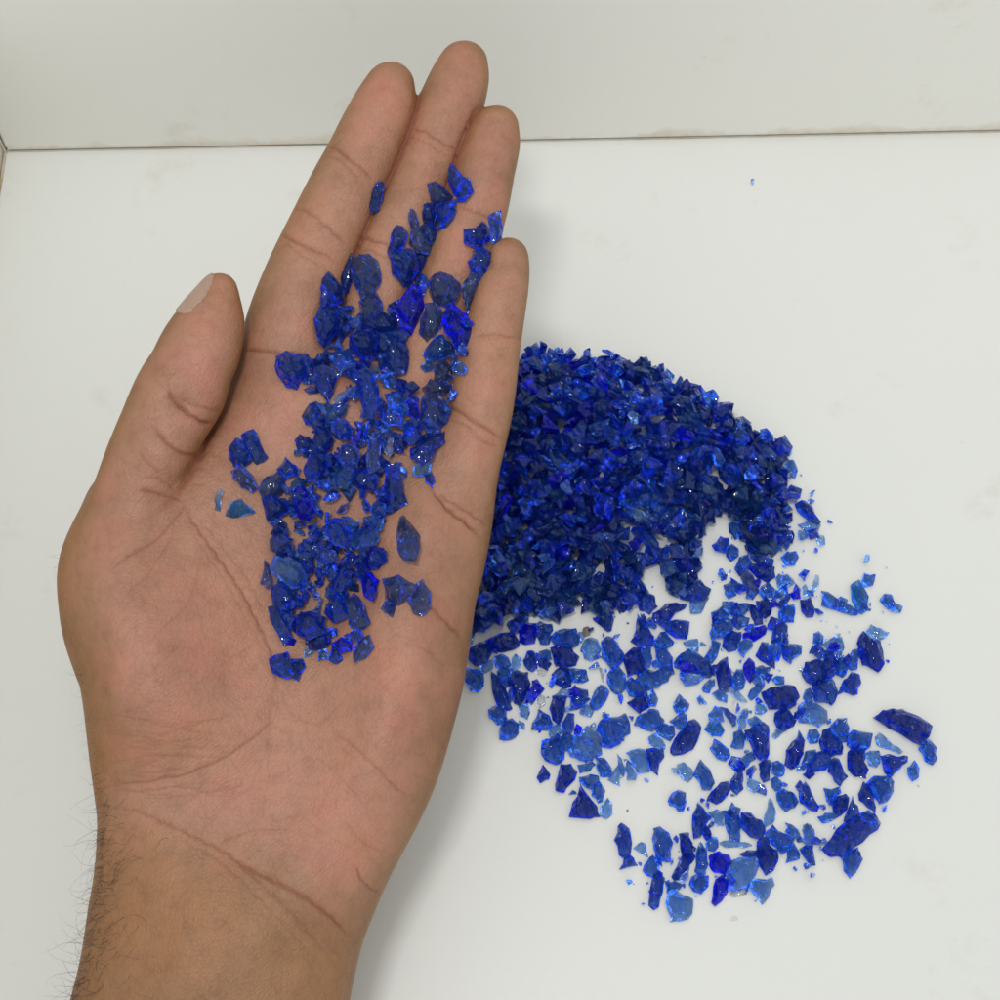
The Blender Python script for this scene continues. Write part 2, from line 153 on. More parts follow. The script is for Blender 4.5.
def inside(poly, pts):
    x, y = pts[:, 0], pts[:, 1]; c = np.zeros(len(pts), bool); j = len(poly)-1
    for i in range(len(poly)):
        xi, yi = poly[i]; xj, yj = poly[j]
        if yi != yj:
            c ^= ((yi > y) != (yj > y)) & (x < (xj-xi)*(y-yi)/(yj-yi)+xi)
        j = i
    return c
def seg_dist(px, py, a, b):
    ax, ay = a; bx, by = b; dx, dy = bx-ax, by-ay
    t = np.clip(((px-ax)*dx+(py-ay)*dy)/(dx*dx+dy*dy+1e-12), 0, 1)
    return np.hypot(px-ax-t*dx, py-ay-t*dy), t

# ------------------------------------------------------------------ the hand: an implicit solid in millimetres, meshed with surface nets
SL = 0.25; Z0 = 376.0
def zplane(v): return Z0 + SL*v
def uvq(px, py, q=0.0):
    k = (500-py)/F
    Z = (Z0-q)/(1-SL*k)
    return ((px-500)/F*Z, k*Z, q), Z
def spline(pts, n=8, closed=True):
    P = np.array(pts, float); m = len(P); out = []
    for i in range(m if closed else m-1):
        p0 = P[(i-1) % m] if closed or i > 0 else P[i]; p1 = P[i]; p2 = P[(i+1) % m]; p3 = P[(i+2) % m] if closed or i+2 < m else P[i+1]
        for t in np.arange(n)/n:
            out.append(0.5*((2*p1)+(-p0+p2)*t+(2*p0-5*p1+4*p2-p3)*t*t+(-p0+3*p1-3*p2+p3)*t**3))
    if not closed: out.append(P[-1])
    return np.array(out)

PALM = [(352,975),(362,935),(382,885),(402,848),(422,808),(441,760),(456,702),(466,648),(473,604),(482,552),(486,500),(470,430),(420,390),(372,362),(330,350),(290,338),(262,345),
        (246,362),(222,402),(196,440),(150,470),(104,478),(84,512),(71,556),(73,602),(80,655),(88,705),(94,745),(98,790),(101,822),(100,868),(94,905),(85,955),(74,1002),(60,1060),(40,1140),(20,1260),(0,1420),
        (300,1430),(318,1260),(332,1130),(340,1060),(346,1005)]
palm = np.array([uvq(x, y)[0][:2] for x, y in spline(PALM, 6)])
DZ = 0.78
U = np.arange(-140, 16, DZ); V = np.arange(-186, 134, DZ); Q = np.arange(-32, 36, DZ)
uu, vv = np.meshgrid(U, V, indexing='ij')
dmin = np.full(uu.shape, 1e9)
for i in range(len(palm)):
    d_, _ = seg_dist(uu, vv, palm[i], palm[(i+1) % len(palm)]); dmin = np.minimum(dmin, d_)
ins = inside(palm, np.stack([uu.ravel(), vv.ravel()], 1)).reshape(uu.shape)
pd = np.where(ins, dmin, -dmin)
ppx = 500+F*uu/zplane(vv); ppy = 500-F*vv/zplane(vv)
def gb(cx, cy, sx, sy, ang=0):
    a = math.radians(ang); x = ppx-cx; y = ppy-cy
    xr = x*math.cos(a)+y*math.sin(a); yr = -x*math.sin(a)+y*math.cos(a)
    return np.exp(-(xr/sx)**2-(yr/sy)**2)
sm = lambda a, b, x: (lambda t: t*t*(3-2*t))(np.clip((x-a)/(b-a), 0, 1))
arm = sm(780, 900, ppy)
Tt = 11.5*(1-arm)+17.5*arm
Tt = Tt + 11.0*gb(158, 640, 70, 120, -14) + 6.5*gb(405, 665, 60, 130, 14) + 2.5*gb(430, 520, 40, 40) + 2.0*gb(330, 400, 60, 30) \
     - 3.2*gb(320, 560, 60, 110, -12) - 1.5*gb(262, 860, 30, 80, -35) + 0.8*gb(215, 940, 30, 110, 10)
Tb = 14.0*(1-arm)+19.0*arm
R = 15.0*(1-arm)+25.0*arm
qq = Q[None, None, :]
def slab():
    T = np.where(qq > 0, Tt[..., None], Tb[..., None])
    e = np.maximum(R-pd, 0)[..., None]
    rr = R[..., None]
    return (np.sqrt(e**2+(qq*rr/T)**2)-rr)*0.9
FP = slab()
def chain(nodes, flat=0.92, n=5):
    """nodes: (px, py, radius px, height mm)"""
    pts = []
    for x, y, r, q in spline(nodes, n, closed=False):
        (a, b, c), Z = uvq(x, y, q); pts.append((a, b, c, r*Z/F))
    best = np.full(FP.shape, 1e9, np.float64)
    for (a, b) in zip(pts[:-1], pts[1:]):
        lo = [np.searchsorted(g, min(a[k], b[k])-max(a[3], b[3])-9) for k, g in enumerate((U, V, Q))]
        hi = [np.searchsorted(g, max(a[k], b[k])+max(a[3], b[3])+9) for k, g in enumerate((U, V, Q))]
        X = U[lo[0]:hi[0], None, None]; Y = V[None, lo[1]:hi[1], None]; W = Q[None, None, lo[2]:hi[2]]
        dx, dy, dz = b[0]-a[0], b[1]-a[1], b[2]-a[2]
        t = np.clip(((X-a[0])*dx+(Y-a[1])*dy+(W-a[2])*dz)/(dx*dx+dy*dy+dz*dz+1e-9), 0, 1)
        d = np.sqrt((X-a[0]-t*dx)**2+(Y-a[1]-t*dy)**2+((W-a[2]-t*dz)/flat)**2)-(a[3]+t*(b[3]-a[3]))
        sl = (slice(lo[0], hi[0]), slice(lo[1], hi[1]), slice(lo[2], hi[2]))
        best[sl] = np.minimum(best[sl], d)
    return best
def smin(a, b, k):
    h = np.clip(0.5+0.5*(b-a)/k, 0, 1)
    return b*(1-h)+a*h-k*h*(1-h)
INDEX = [(390,86,25,5),(385,103,31,5),(374,128,34.5,5),(361,158,36,4.6),(342,196,37.5,4.2),(319,243,39,4.2),(303,285,42,3.4),(288,330,44.5,2.0),(280,380,45,0),(276,440,38,-3)]
MIDDLE = [(463,64,25,1),(459,80,30.5,1),(451,104,33.5,1),(438,136,35.5,0.6),(417,188,36,0.8),(395,240,37,0.6),(379,290,37,0),(364,345,38,-1),(350,400,38,-2),(335,460,34,-4)]
RING = [(495,128,24,4),(492,146,29,4),(485,172,31,4),(476,206,32.5,3),(462,250,33,2.4),(449,290,34,1.6),(432,335,35,0.6),(415,385,36,-1),(398,440,34,-3)]
LITTLE = [(508,258,20.5,11),(507,272,23,11),(502,294,26.5,11),(496,322,28.5,10),(490,352,30,9.5),(481,405,32.5,8.5),(470,455,33,6.5),(456,510,31.5,4),(443,560,30,1)]
THUMB = [(219,292,19.5,13),(216,304,25.5,13),(210,325,35,13.5),(200,349,41,14),(190,370,42,14),(179,394,46,13.5),(162,428,43,12.5),(143,470,41.5,10),(129,512,42,7),(122,556,42,4),(126,600,42,2)]
ch = {k: chain(v) for k, v in dict(i=INDEX, m=MIDDLE, r=RING, l=LITTLE, t=THUMB).items()}
Fld = FP.copy()
for k in 'imrl':
    Fld = smin(Fld, smin(FP, ch[k], 6.5), 1.3)
kt = (1.2+13*sm(475, 600, ppy))[..., None]
Fld = smin(Fld, ch['t'], kt)
Fld = np.maximum(Fld, -(vv[..., None]+181))         # the forearm leaves the frame

def surface_nets(Fd):
    s = Fd < 0
    idx = np.full(tuple(n-1 for n in Fd.shape), -1, np.int64)
    acc = np.zeros(idx.shape+(3,)); cnt = np.zeros(idx.shape)
    corners = [(i, j, k) for i in (0, 1) for j in (0, 1) for k in (0, 1)]
    def sub(A, c): return A[c[0]:A.shape[0]-1+c[0], c[1]:A.shape[1]-1+c[1], c[2]:A.shape[2]-1+c[2]]
    for c in corners:
        for ax in range(3):
            if c[ax]: continue
            e = list(c); e[ax] = 1; e = tuple(e)
            a, b = sub(Fd, c), sub(Fd, e); m = (a < 0) != (b < 0)
            t = np.where(m, a/(a-b+1e-20), 0)
            for k in range(3):
                acc[..., k] += np.where(m, c[k]+(t if k == ax else 0), 0)
            cnt += m
    m = cnt > 0; idx[m] = np.arange(m.sum())
    base = np.argwhere(m); verts = base+acc[m]/cnt[m][:, None]
    faces = []
    for ax in range(3):
        a1, a2 = [(1, 2), (2, 0), (0, 1)][ax]
        sl0 = [slice(1, -1)]*3; sl0[ax] = slice(0, -1)
        sl1 = [slice(1, -1)]*3; sl1[ax] = slice(1, None)
        A, B = s[tuple(sl0)], s[tuple(sl1)]
        for flip, msk in ((False, A & ~B), (True, ~A & B)):
            p = np.argwhere(msk)
            off = np.ones(3, int); off[ax] = 0; p = p+off
            def g(d1, d2):
                q = p.copy(); q[:, a1] += d1; q[:, a2] += d2
                return idx[q[:, 0], q[:, 1], q[:, 2]]
            quad = np.stack([g(-1, -1), g(0, -1), g(0, 0), g(-1, 0)], 1)
            if flip: quad = quad[:, ::-1]
            faces.append(quad)
    return verts, np.concatenate(faces)
vt, fc = surface_nets(Fld)
fc = fc[(fc >= 0).all(1)]
vt = np.stack([U[0]+vt[:, 0]*DZ, V[0]+vt[:, 1]*DZ, Q[0]+vt[:, 2]*DZ], 1)
A3 = np.array([RT, UP, BK])          # rows
def to_world(a):
    loc = np.stack([a[:, 0], a[:, 1], a[:, 2]-zplane(a[:, 1])], 1)*MM
    return loc@A3+np.array(CAM)
wv = to_world(vt)
def mesh_from(name, verts, faces):
    me = bpy.data.meshes.new(name); me.from_pydata([tuple(v) for v in verts], [], [tuple(int(i) for i in f) for f in faces]); me.update(); return me
me0 = mesh_from('hand_base', wv, fc)
tmp = bpy.data.objects.new('hand_tmp', me0); COL.objects.link(tmp)
s_ = tmp.modifiers.new('s', 'SMOOTH'); s_.factor = 0.5; s_.iterations = 4
md = tmp.modifiers.new('sub', 'SUBSURF'); md.levels = 1; md.render_levels = 1
dg = bpy.context.evaluated_depsgraph_get()
me = bpy.data.meshes.new_from_object(tmp.evaluated_get(dg)); me.name = 'hand'
bpy.data.objects.remove(tmp)
nv = len(me.vertices)
co = np.empty(nv*3); me.vertices.foreach_get('co', co); co = co.reshape(-1, 3)
no = np.empty(nv*3); me.vertices.foreach_get('normal', no); no = no.reshape(-1, 3)
if (no*(np.array(CAM)-co)).sum(1)[no.shape[0]//2:].mean() < -1: pass
rel = co-np.array(CAM); lc = rel@A3.T; HX = 500+F*lc[:, 0]/(-lc[:, 2]); HY = 500-F*lc[:, 1]/(-lc[:, 2])
view = -rel/np.linalg.norm(rel, axis=1)[:, None]
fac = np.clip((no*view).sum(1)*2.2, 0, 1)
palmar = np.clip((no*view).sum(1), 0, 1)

# creases: (depth mm, half width px, colour, points)
CR = [
 (.40,2.2,.65,[(103,806),(137,812),(179,829),(221,850),(250,873),(275,898),(309,932),(342,974)]),
 (.75,2.4,1.0,[(232,858),(258,874),(292,890),(326,913),(353,940)]),
 (.22,1.6,.45,[(170,834),(215,858),(246,884),(268,908),(300,942),(322,968)]),
 (.42,2.0,.7,[(104,781),(130,783),(153,781),(187,774),(225,757),(258,734),(279,712)]),
 (.2,1.8,.4,[(108,792),(150,790),(186,788),(205,792)]),
 (.2,1.6,.4,[(130,772),(160,773),(190,766)]),
 (.2,1.6,.45,[(221,844),(240,834),(262,830),(292,829)]),
 (.22,1.8,.4,[(277,680),(272,705),(269,730),(269,776)]),
 (.2,1.8,.35,[(283,690),(290,712),(318,724),(345,700)]),
 (.42,2.2,.9,[(183,500),(192,520),(215,552),(238,586),(258,622),(273,660),(279,700)]),
 (.16,1.6,.4,[(196,516),(222,546),(248,580),(268,618)]),
 (.12,1.6,.35,[(190,530),(208,556),(230,590),(250,628)]),
 (.5,2.4,.8,[(140,490),(152,493),(166,496),(184,501)]),
 (.35,2.4,.55,[(183,502),(178,515),(155,540),(128,556),(112,572)]),
 (.2,2.,.35,[(175,530),(150,572),(122,600)]),
 (.16,1.6,.3,[(200,560),(190,600),(150,640)]),
 (.3,1.8,.5,[(330,730),(350,745),(368,760),(390,782),(412,803)]),
 (.45,2.0,.75,[(355,866),(364,882),(380,894)]),
 (.2,1.8,.4,[(346,820),(362,842),(388,852)]),
 (.7,2.4,.8,[(415,592),(431,607),(447,622),(464,640)]),
 (.25,1.8,.35,[(400,640),(425,650),(450,672)]),
 (1.0,2.6,1.0,[(430,486),(440,500),(450,511),(465,522),(483,540)]),
 (.5,2.0,.6,[(436,492),(455,504),(474,516),(488,526)]),
 (.7,2.4,.8,[(444,406),(458,412),(478,424),(504,440)]),
 (.4,2.0,.5,[(446,418),(466,426),(482,440),(500,449)]),
 (.4,2.2,.5,[(472,338),(492,334),(510,336),(526,342)]),
 (.5,2.2,.75,[(325,147),(338,150),(350,159),(362,168),(376,182)]),
 (.3,1.8,.45,[(330,155),(346,166),(360,178)]),
 (.6,2.2,.75,[(276,231),(290,240),(306,246),(334,258)]),
 (.45,2.2,.6,[(290,210),(308,212),(322,222),(336,234),(350,246)]),
 (.3,1.8,.4,[(284,242),(300,254),(322,264)]),
 (.8,2.4,.9,[(240,351),(262,350),(286,354),(312,353)]),
 (.5,2.2,.7,[(410,128),(425,132),(442,142),(460,152)]),
 (.3,1.8,.4,[(404,136),(425,142),(448,156)]),
 (.55,2.2,.7,[(357,238),(372,240),(395,246),(432,256)]),
 (.4,2.0,.5,[(360,250),(380,254),(420,266)]),
 (.5,2.2,.65,[(456,207),(472,210),(487,217),(508,220)]),
 (1.1,2.8,1.0,[(166,386),(173,400),(186,412),(204,422),(216,424)]),
 (.4,2.2,.5,[(180,396),(192,404),(210,410),(222,410)]),
 (.8,2.6,.85,[(152,426),(164,440),(180,452),(196,456),(206,454)]),
 (.35,2.2,.5,[(138,452),(150,466),(160,472)]),
 (.3,2.0,.45,[(144,478),(160,480),(176,492)]),
 (.35,2.2,.4,[(128,398),(134,390),(140,384)]),
 (.2,1.8,.3,[(198,452),(206,452),(222,458),(236,470)]),
 (.2,1.8,.3,[(194,466),(206,470),(222,480)]),
 (.2,1.8,.3,[(190,482),(206,486),(216,496)]),
]
r2 = random.Random(3)
for _ in range(26):      # fine wrinkles at the base of the thumb mound
    x = r2.uniform(112, 215); y = r2.uniform(715, 800); a = r2.uniform(-.35, .25); l = r2.uniform(18, 55)
    CR.append((.10, 1.3, r2.uniform(.15, .4), [(x-l*math.cos(a), y-l*math.sin(a)), (x, y+r2.uniform(-4, 4)), (x+l*math.cos(a), y+l*math.sin(a))]))
for _ in range(34):      # long skin lines on the palm
    x = r2.uniform(110, 440); y = r2.uniform(600, 860); a = r2.choice([r2.gauss(.7, .25), r2.gauss(-.6, .3)]); l = r2.uniform(20, 60)
    CR.append((.08, 1.3, r2.uniform(.08, .28), [(x-l*math.cos(a), y-l*math.sin(a)), (x+r2.uniform(-5, 5), y+r2.uniform(-5, 5)), (x+l*math.cos(a), y+l*math.sin(a))]))
for _ in range(30):      # forearm skin lines
    x = r2.uniform(110, 330); y = r2.uniform(840, 1000); a = r2.gauss(.62, .12); l = r2.uniform(20, 50)
    CR.append((.06, 1.3, r2.uniform(.06, .2), [(x-l*math.cos(a), y-l*math.sin(a)), (x+r2.uniform(-3, 3), y+r2.uniform(-3, 3)), (x+l*math.cos(a), y+l*math.sin(a))]))
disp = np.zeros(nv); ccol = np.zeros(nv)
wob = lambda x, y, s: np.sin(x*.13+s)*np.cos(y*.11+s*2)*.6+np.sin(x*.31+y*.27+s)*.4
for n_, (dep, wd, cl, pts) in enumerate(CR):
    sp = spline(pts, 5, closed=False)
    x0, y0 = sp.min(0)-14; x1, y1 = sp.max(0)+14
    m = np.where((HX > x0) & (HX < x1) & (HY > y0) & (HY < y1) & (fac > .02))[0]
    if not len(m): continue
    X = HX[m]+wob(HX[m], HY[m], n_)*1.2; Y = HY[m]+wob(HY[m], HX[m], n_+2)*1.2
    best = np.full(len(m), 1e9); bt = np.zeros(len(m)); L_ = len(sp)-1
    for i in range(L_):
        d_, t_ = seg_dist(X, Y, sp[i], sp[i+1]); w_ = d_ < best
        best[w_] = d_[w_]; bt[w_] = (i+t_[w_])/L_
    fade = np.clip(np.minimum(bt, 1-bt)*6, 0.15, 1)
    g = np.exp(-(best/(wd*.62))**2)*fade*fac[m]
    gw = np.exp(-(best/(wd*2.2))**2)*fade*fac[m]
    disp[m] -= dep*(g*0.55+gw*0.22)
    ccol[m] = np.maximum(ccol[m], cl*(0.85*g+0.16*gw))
vdir = np.zeros(nv)
# valleys where neighbouring fingers press together: a groove, its contact shade painted dark
gu = (lc[:, 0]/MM-U[0])/DZ; gv = (lc[:, 1]/MM-V[0])/DZ; gq = (lc[:, 2]/MM+zplane(lc[:, 1]/MM)-Q[0])/DZ
def samp(A):
    out = np.zeros(nv); i0 = np.clip(np.floor(gu).astype(int), 0, A.shape[0]-2); j0 = np.clip(np.floor(gv).astype(int), 0, A.shape[1]-2); k0 = np.clip(np.floor(gq).astype(int), 0, A.shape[2]-2)
    a, b, c = gu-i0, gv-j0, gq-k0
    for di in (0, 1):
        for dj in (0, 1):
            for dk in (0, 1):
                out += np.minimum(A[i0+di, j0+dj, k0+dk], 50)*(a if di else 1-a)*(b if dj else 1-b)*(c if dk else 1-c)
    return out
sv = {k: samp(v) for k, v in ch.items()}; sp_ = samp(FP)
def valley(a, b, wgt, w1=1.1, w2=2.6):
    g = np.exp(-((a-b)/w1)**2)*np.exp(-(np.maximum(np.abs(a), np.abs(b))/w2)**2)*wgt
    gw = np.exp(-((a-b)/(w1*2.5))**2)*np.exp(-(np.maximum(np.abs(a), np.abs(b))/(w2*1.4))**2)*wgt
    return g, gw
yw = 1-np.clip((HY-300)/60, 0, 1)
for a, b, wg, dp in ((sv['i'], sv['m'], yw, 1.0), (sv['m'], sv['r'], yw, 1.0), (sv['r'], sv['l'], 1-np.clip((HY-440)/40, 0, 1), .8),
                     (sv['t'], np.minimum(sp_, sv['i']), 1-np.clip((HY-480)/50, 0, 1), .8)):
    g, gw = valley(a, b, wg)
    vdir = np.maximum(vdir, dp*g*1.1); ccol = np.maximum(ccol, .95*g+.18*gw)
# gentle lumps
pads = sum(h_*np.exp(-((HX-cx)/sx)**2-((HY-cy)/sy)**2) for cx, cy, sx, sy, h_ in [(388,98,22,26,.5),(348,192,20,22,.55),(300,300,24,34,.6),(452,92,20,26,.5),(420,192,20,26,.5),(492,158,18,26,.5),(468,248,18,24,.4),(506,292,16,26,.5),(488,372,18,20,.5),(466,462,20,26,.6),(212,345,20,30,.9),(160,455,24,24,.9),(186,406,14,12,-1.1),(168,480,14,10,-.7)])*fac
lump = pads+(np.sin(HX*.045)*np.cos(HY*.038)+.6*np.sin(HX*.09+HY*.05))*0.18
co = co+no*((disp+lump)*MM)[:, None]-view*(vdir*MM)[:, None]
me.vertices.foreach_set('co', co.ravel()); me.update()
me.vertices.foreach_get('normal', no_ := np.empty(nv*3))
# skin colour maps; creases share theirs with the painted valley shade
def hg(cx, cy, sx, sy, a=0):
    a = math.radians(a); x = HX-cx; y = HY-cy
    xr = x*math.cos(a)+y*math.sin(a); yr = -x*math.sin(a)+y*math.cos(a)
    return np.exp(-(xr/sx)**2-(yr/sy)**2)
def smn(a, b, x): t = np.clip((x-a)/(b-a), 0, 1); return t*t*(3-2*t)
wl = HY-(760+0.42*(HX-100))          # above / below the wrist line
pink = (1-smn(-10, 90, wl))*palmar**.6*0.85
pink = np.clip(pink*(.62+.5*hg(170,650,60,90)+.35*hg(300,790,90,70)+.5*hg(200,350,30,60)+.4*hg(390,90,40,50)+.4*hg(460,70,40,50)+.5*hg(495,150,30,60)+.45*hg(420,680,60,90)+.3*hg(240,420,40,50)), 0, 1)
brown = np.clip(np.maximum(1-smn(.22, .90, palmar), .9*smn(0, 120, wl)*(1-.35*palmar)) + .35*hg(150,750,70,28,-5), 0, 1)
for nm, arr in (('crease_and_shade', ccol), ('pink', pink), ('brown', brown)):
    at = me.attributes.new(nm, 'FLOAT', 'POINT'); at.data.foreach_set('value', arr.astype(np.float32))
for p in me.polygons: p.use_smooth = True

def skin_mat():
    m, nt, out = new_mat('skin'); L = nt.links.new
    tc = N(nt, 'ShaderNodeTexCoord')
    at = {k: N(nt, 'ShaderNodeAttribute', attribute_name=k) for k in ('crease_and_shade', 'pink', 'brown')}
    big = N(nt, 'ShaderNodeTexNoise', Scale=45.0, Detail=5.0, Roughness=0.6); L(tc.outputs['Object'], big.inputs['Vector'])
    med = N(nt, 'ShaderNodeTexNoise', Scale=220.0, Detail=5.0, Roughness=0.65); L(tc.outputs['Object'], med.inputs['Vector'])
    base = mixc(nt, at['pink'].outputs['Fac'], (0.360, 0.200, 0.118), (0.445, 0.212, 0.148))
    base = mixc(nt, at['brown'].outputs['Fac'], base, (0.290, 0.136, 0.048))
    mott = ramp(nt, big.outputs['Fac'], [(0.28, (0.76, 0.72, 0.66)), (0.5, (1, 1, 1)), (0.72, (1.16, 1.05, 1.0))])
    base = mixc(nt, 0.75, base, mott.outputs['Color'], 'MULTIPLY')
    m2 = ramp(nt, med.outputs['Fac'], [(0.30, (0.80, 0.77, 0.74)), (0.5, (1, 1, 1)), (0.70, (1.12, 1.09, 1.07))])
    base = mixc(nt, 0.7, base, m2.outputs['Color'], 'MULTIPLY')
    bl = N(nt, 'ShaderNodeTexNoise', Scale=85.0, Detail=3.0, Roughness=0.5); L(tc.outputs['Object'], bl.inputs['Vector'])
    blr = ramp(nt, bl.outputs['Fac'], [(0.50, (0, 0, 0)), (0.68, (1, 1, 1))])
    base = mixc(nt, math_(nt, 'MULTIPLY', math_(nt, 'MULTIPLY', blr.outputs['Color'], at['pink'].outputs['Fac']), 0.55), base, (0.52, 0.19, 0.14))
    cf = math_(nt, 'MULTIPLY', at['crease_and_shade'].outputs['Fac'], .9, clamp=True)
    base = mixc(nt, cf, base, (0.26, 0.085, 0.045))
    # net of fine skin lines and pores
    wp = N(nt, 'ShaderNodeTexNoise', Scale=70.0, Detail=2.0); L(tc.outputs['Object'], wp.inputs['Vector'])
    mpl = N(nt, 'ShaderNodeMapping'); mpl.inputs['Rotation'].default_value = (0, 0, 0.7); mpl.inputs['Scale'].default_value = (1, 0.45, 1)
    L(mixc(nt, 0.012, tc.outputs['Object'], wp.outputs['Color'], 'ADD'), mpl.inputs['Vector'])
    vl = N(nt, 'ShaderNodeTexVoronoi', Scale=450.0, feature='DISTANCE_TO_EDGE'); L(mpl.outputs[0], vl.inputs['Vector'])
    vlr = ramp(nt, vl.outputs['Distance'], [(0.0, (0.80, 0.74, 0.70)), (0.09, (1, 1, 1))])
    base = mixc(nt, 0.34, base, vlr.outputs['Color'], 'MULTIPLY')
    # skin relief: ridge lines + cells + grain
    mp = N(nt, 'ShaderNodeMapping'); L(tc.outputs['Object'], mp.inputs['Vector']); mp.inputs['Rotation'].default_value = (0.3, 0.2, 0.9)
    wv = N(nt, 'ShaderNodeTexWave', Scale=560.0, Distortion=26.0, Detail=2.0); wv.inputs['Detail Scale'].default_value = 0.12; L(mp.outputs[0], wv.inputs['Vector'])
    vo = N(nt, 'ShaderNodeTexVoronoi', Scale=900.0, feature='DISTANCE_TO_EDGE'); L(tc.outputs['Object'], vo.inputs['Vector'])
    gr = N(nt, 'ShaderNodeTexNoise', Scale=1500.0, Detail=3.0); L(tc.outputs['Object'], gr.inputs['Vector'])
    h = math_(nt, 'ADD', math_(nt, 'MULTIPLY', wv.outputs['Fac'], 0.13), math_(nt, 'MULTIPLY', math_(nt, 'MINIMUM', vo.outputs['Distance'], 0.25), 1.2))
    h = math_(nt, 'ADD', h, math_(nt, 'MULTIPLY', gr.outputs['Fac'], 0.5))
    h = math_(nt, 'ADD', h, math_(nt, 'MULTIPLY', med.outputs['Fac'], 1.6))
    bp = N(nt, 'ShaderNodeBump', Strength=0.75, Distance=0.00024); L(h, bp.inputs['Height'])
    fine = ramp(nt, h, [(0.9, (0.93, 0.91, 0.9)), (1.0, (1, 1, 1))])
    fine.color_ramp.elements[0].position = .55
    base = mixc(nt, 0.5, base, fine.outputs['Color'], 'MULTIPLY')
    b = N(nt, 'ShaderNodeBsdfPrincipled'); L(base, b.inputs['Base Color']); L(bp.outputs['Normal'], b.inputs['Normal'])
    b.inputs['Roughness'].default_value = 0.47
    b.inputs['Specular IOR Level'].default_value = 0.42
    b.inputs['Subsurface Weight'].default_value = 0.22
    b.inputs['Subsurface Radius'].default_value = (1.0, 0.35, 0.2)
    b.inputs['Subsurface Scale'].default_value = 0.0022
    L(b.outputs[0], out.inputs[0]); return m
SKIN = skin_mat()
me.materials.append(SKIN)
person = bpy.data.objects.new('person', me); COL.objects.link(person)
person['label'] = 'open left hand and bare hairy wrist holding blue glass chips above the white table'
person['category'] = 'person'
bvh = BVHTree.FromPolygons([Vector(c) for c in co], [tuple(p.vertices) for p in me.polygons])
def hit(px, py):
    d = ray(px, py).normalized(); loc, nrm, i, dist = bvh.ray_cast(CAM, d)
    return loc, nrm

# nail of the thumb (a child of the person)
NAIL = spline([(212,270),(215,277),(212,288),(205,299),(197,308),(189,314),(178,314),(172,300),(188,272),(202,262)], 6)
nm = inside(NAIL, np.stack([HX, HY], 1))
nr = np.empty(nv*3); me.vertices.foreach_get('normal', nr); nr = nr.reshape(-1, 3)
nm &= (nr@np.array(RT)) < 0.15
fs = [p.vertices[:] for p in me.polygons if all(nm[i] for i in p.vertices)]
if fs:
    used = sorted({i for f in fs for i in f}); mp_ = {i: k for k, i in enumerate(used)}
    from collections import Counter
    ec = Counter(tuple(sorted((f[i], f[(i+1) % len(f)]))) for f in fs for i in range(len(f)))
    bd = {i for e, c in ec.items() if c == 1 for i in e}
    nvs = [co[i]+nr[i]*MM*(-0.15 if i in bd else 0.32) for i in used]
    nme = mesh_from('nail', nvs, [[mp_[i] for i in f] for f in fs])
    for p in nme.polygons: p.use_smooth = True
    mN, nt, out = new_mat('nail'); b = N(nt, 'ShaderNodeBsdfPrincipled', Roughness=0.42); b.inputs['Base Color'].default_value = (0.52, 0.36, 0.29, 1)
    tc = N(nt, 'ShaderNodeTexCoord'); nz = N(nt, 'ShaderNodeTexNoise', Scale=300.0); nt.links.new(tc.outputs['Object'], nz.inputs['Vector'])
    nt.links.new(mixc(nt, nz.outputs['Fac'], (0.38, 0.23, 0.165), (0.46, 0.30, 0.23)), b.inputs['Base Color'])
    nt.links.new(b.outputs[0], out.inputs[0]); nme.materials.append(mN)
    no_b = bpy.data.objects.new('nail', nme); COL.objects.link(no_b); no_b.parent = person

# arm hair (a child of the person)
mH, nt, out = new_mat('hair'); b = N(nt, 'ShaderNodeBsdfPrincipled', Roughness=0.45); b.inputs['Base Color'].default_value = (0.035, 0.028, 0.022, 1); nt.links.new(b.outputs[0], out.inputs[0])
cu = bpy.data.curves.new('arm_hair', 'CURVE'); cu.dimensions = '3D'; cu.bevel_depth = 0.00005; cu.bevel_resolution = 0
LEFT = [(64,530),(61,560),(66,600),(76,655),(85,705),(92,745),(98,790),(101,822),(100,868),(94,905),(85,955),(74,1002),(66,1040)]
def left_edge(y):
    for a, b_ in zip(LEFT[:-1], LEFT[1:]):
        if a[1] <= y <= b_[1]: return a[0]+(b_[0]-a[0])*(y-a[1])/(b_[1]-a[1])
    return LEFT[0][0] if y < LEFT[0][1] else LEFT[-1][0]
r3 = random.Random(8)
def hair(px, py, ang, length, curl, lift=.3, rad=1.0):
    loc, nrm = hit(px, py)
    if loc is None: return
    s = cu.splines.new('POLY'); n = 9; s.points.add(n-1)
    p = loc.copy(); a = ang
    ph = r3.uniform(0, 6)
    for i in range(n):
        a += .22*math.sin(ph+i*1.3)
        s.points[i].co = (*p, 1); s.points[i].radius = rad*(1-.75*i/(n-1))
        dr = RT*math.cos(a)+UP*math.sin(a)+nrm*lift*(1-i/n)-BK*.12*(i/n)
        p = p+dr.normalized()*(length/(n-1)); a += curl/(n-1)
for _ in range(190):
    y = min(1030, 770+abs(r3.gauss(0, 1))*0+r3.random()**.8*265)
    x = left_edge(y)+r3.uniform(0.5, 5)+22*r3.random()**3
    ln = r3.uniform(2, 8.5)*(0.35+.65*min(1, (y-745)/70))*MM
    hair(x, y, math.radians(r3.gauss(205, 32)), ln*r3.choice([.6,1,1.25]), r3.gauss(.6, 1.6), r3.uniform(0, .5), r3.uniform(.45, 1))
for _ in range(120):
    y = r3.uniform(830, 1030); x = left_edge(y)+r3.uniform(3, 75)*r3.random()
    hair(x, y, math.radians(r3.gauss(235, 60)), r3.uniform(4, 10)*MM, r3.uniform(-2.5, 2.5), .25, r3.uniform(.35, .8))
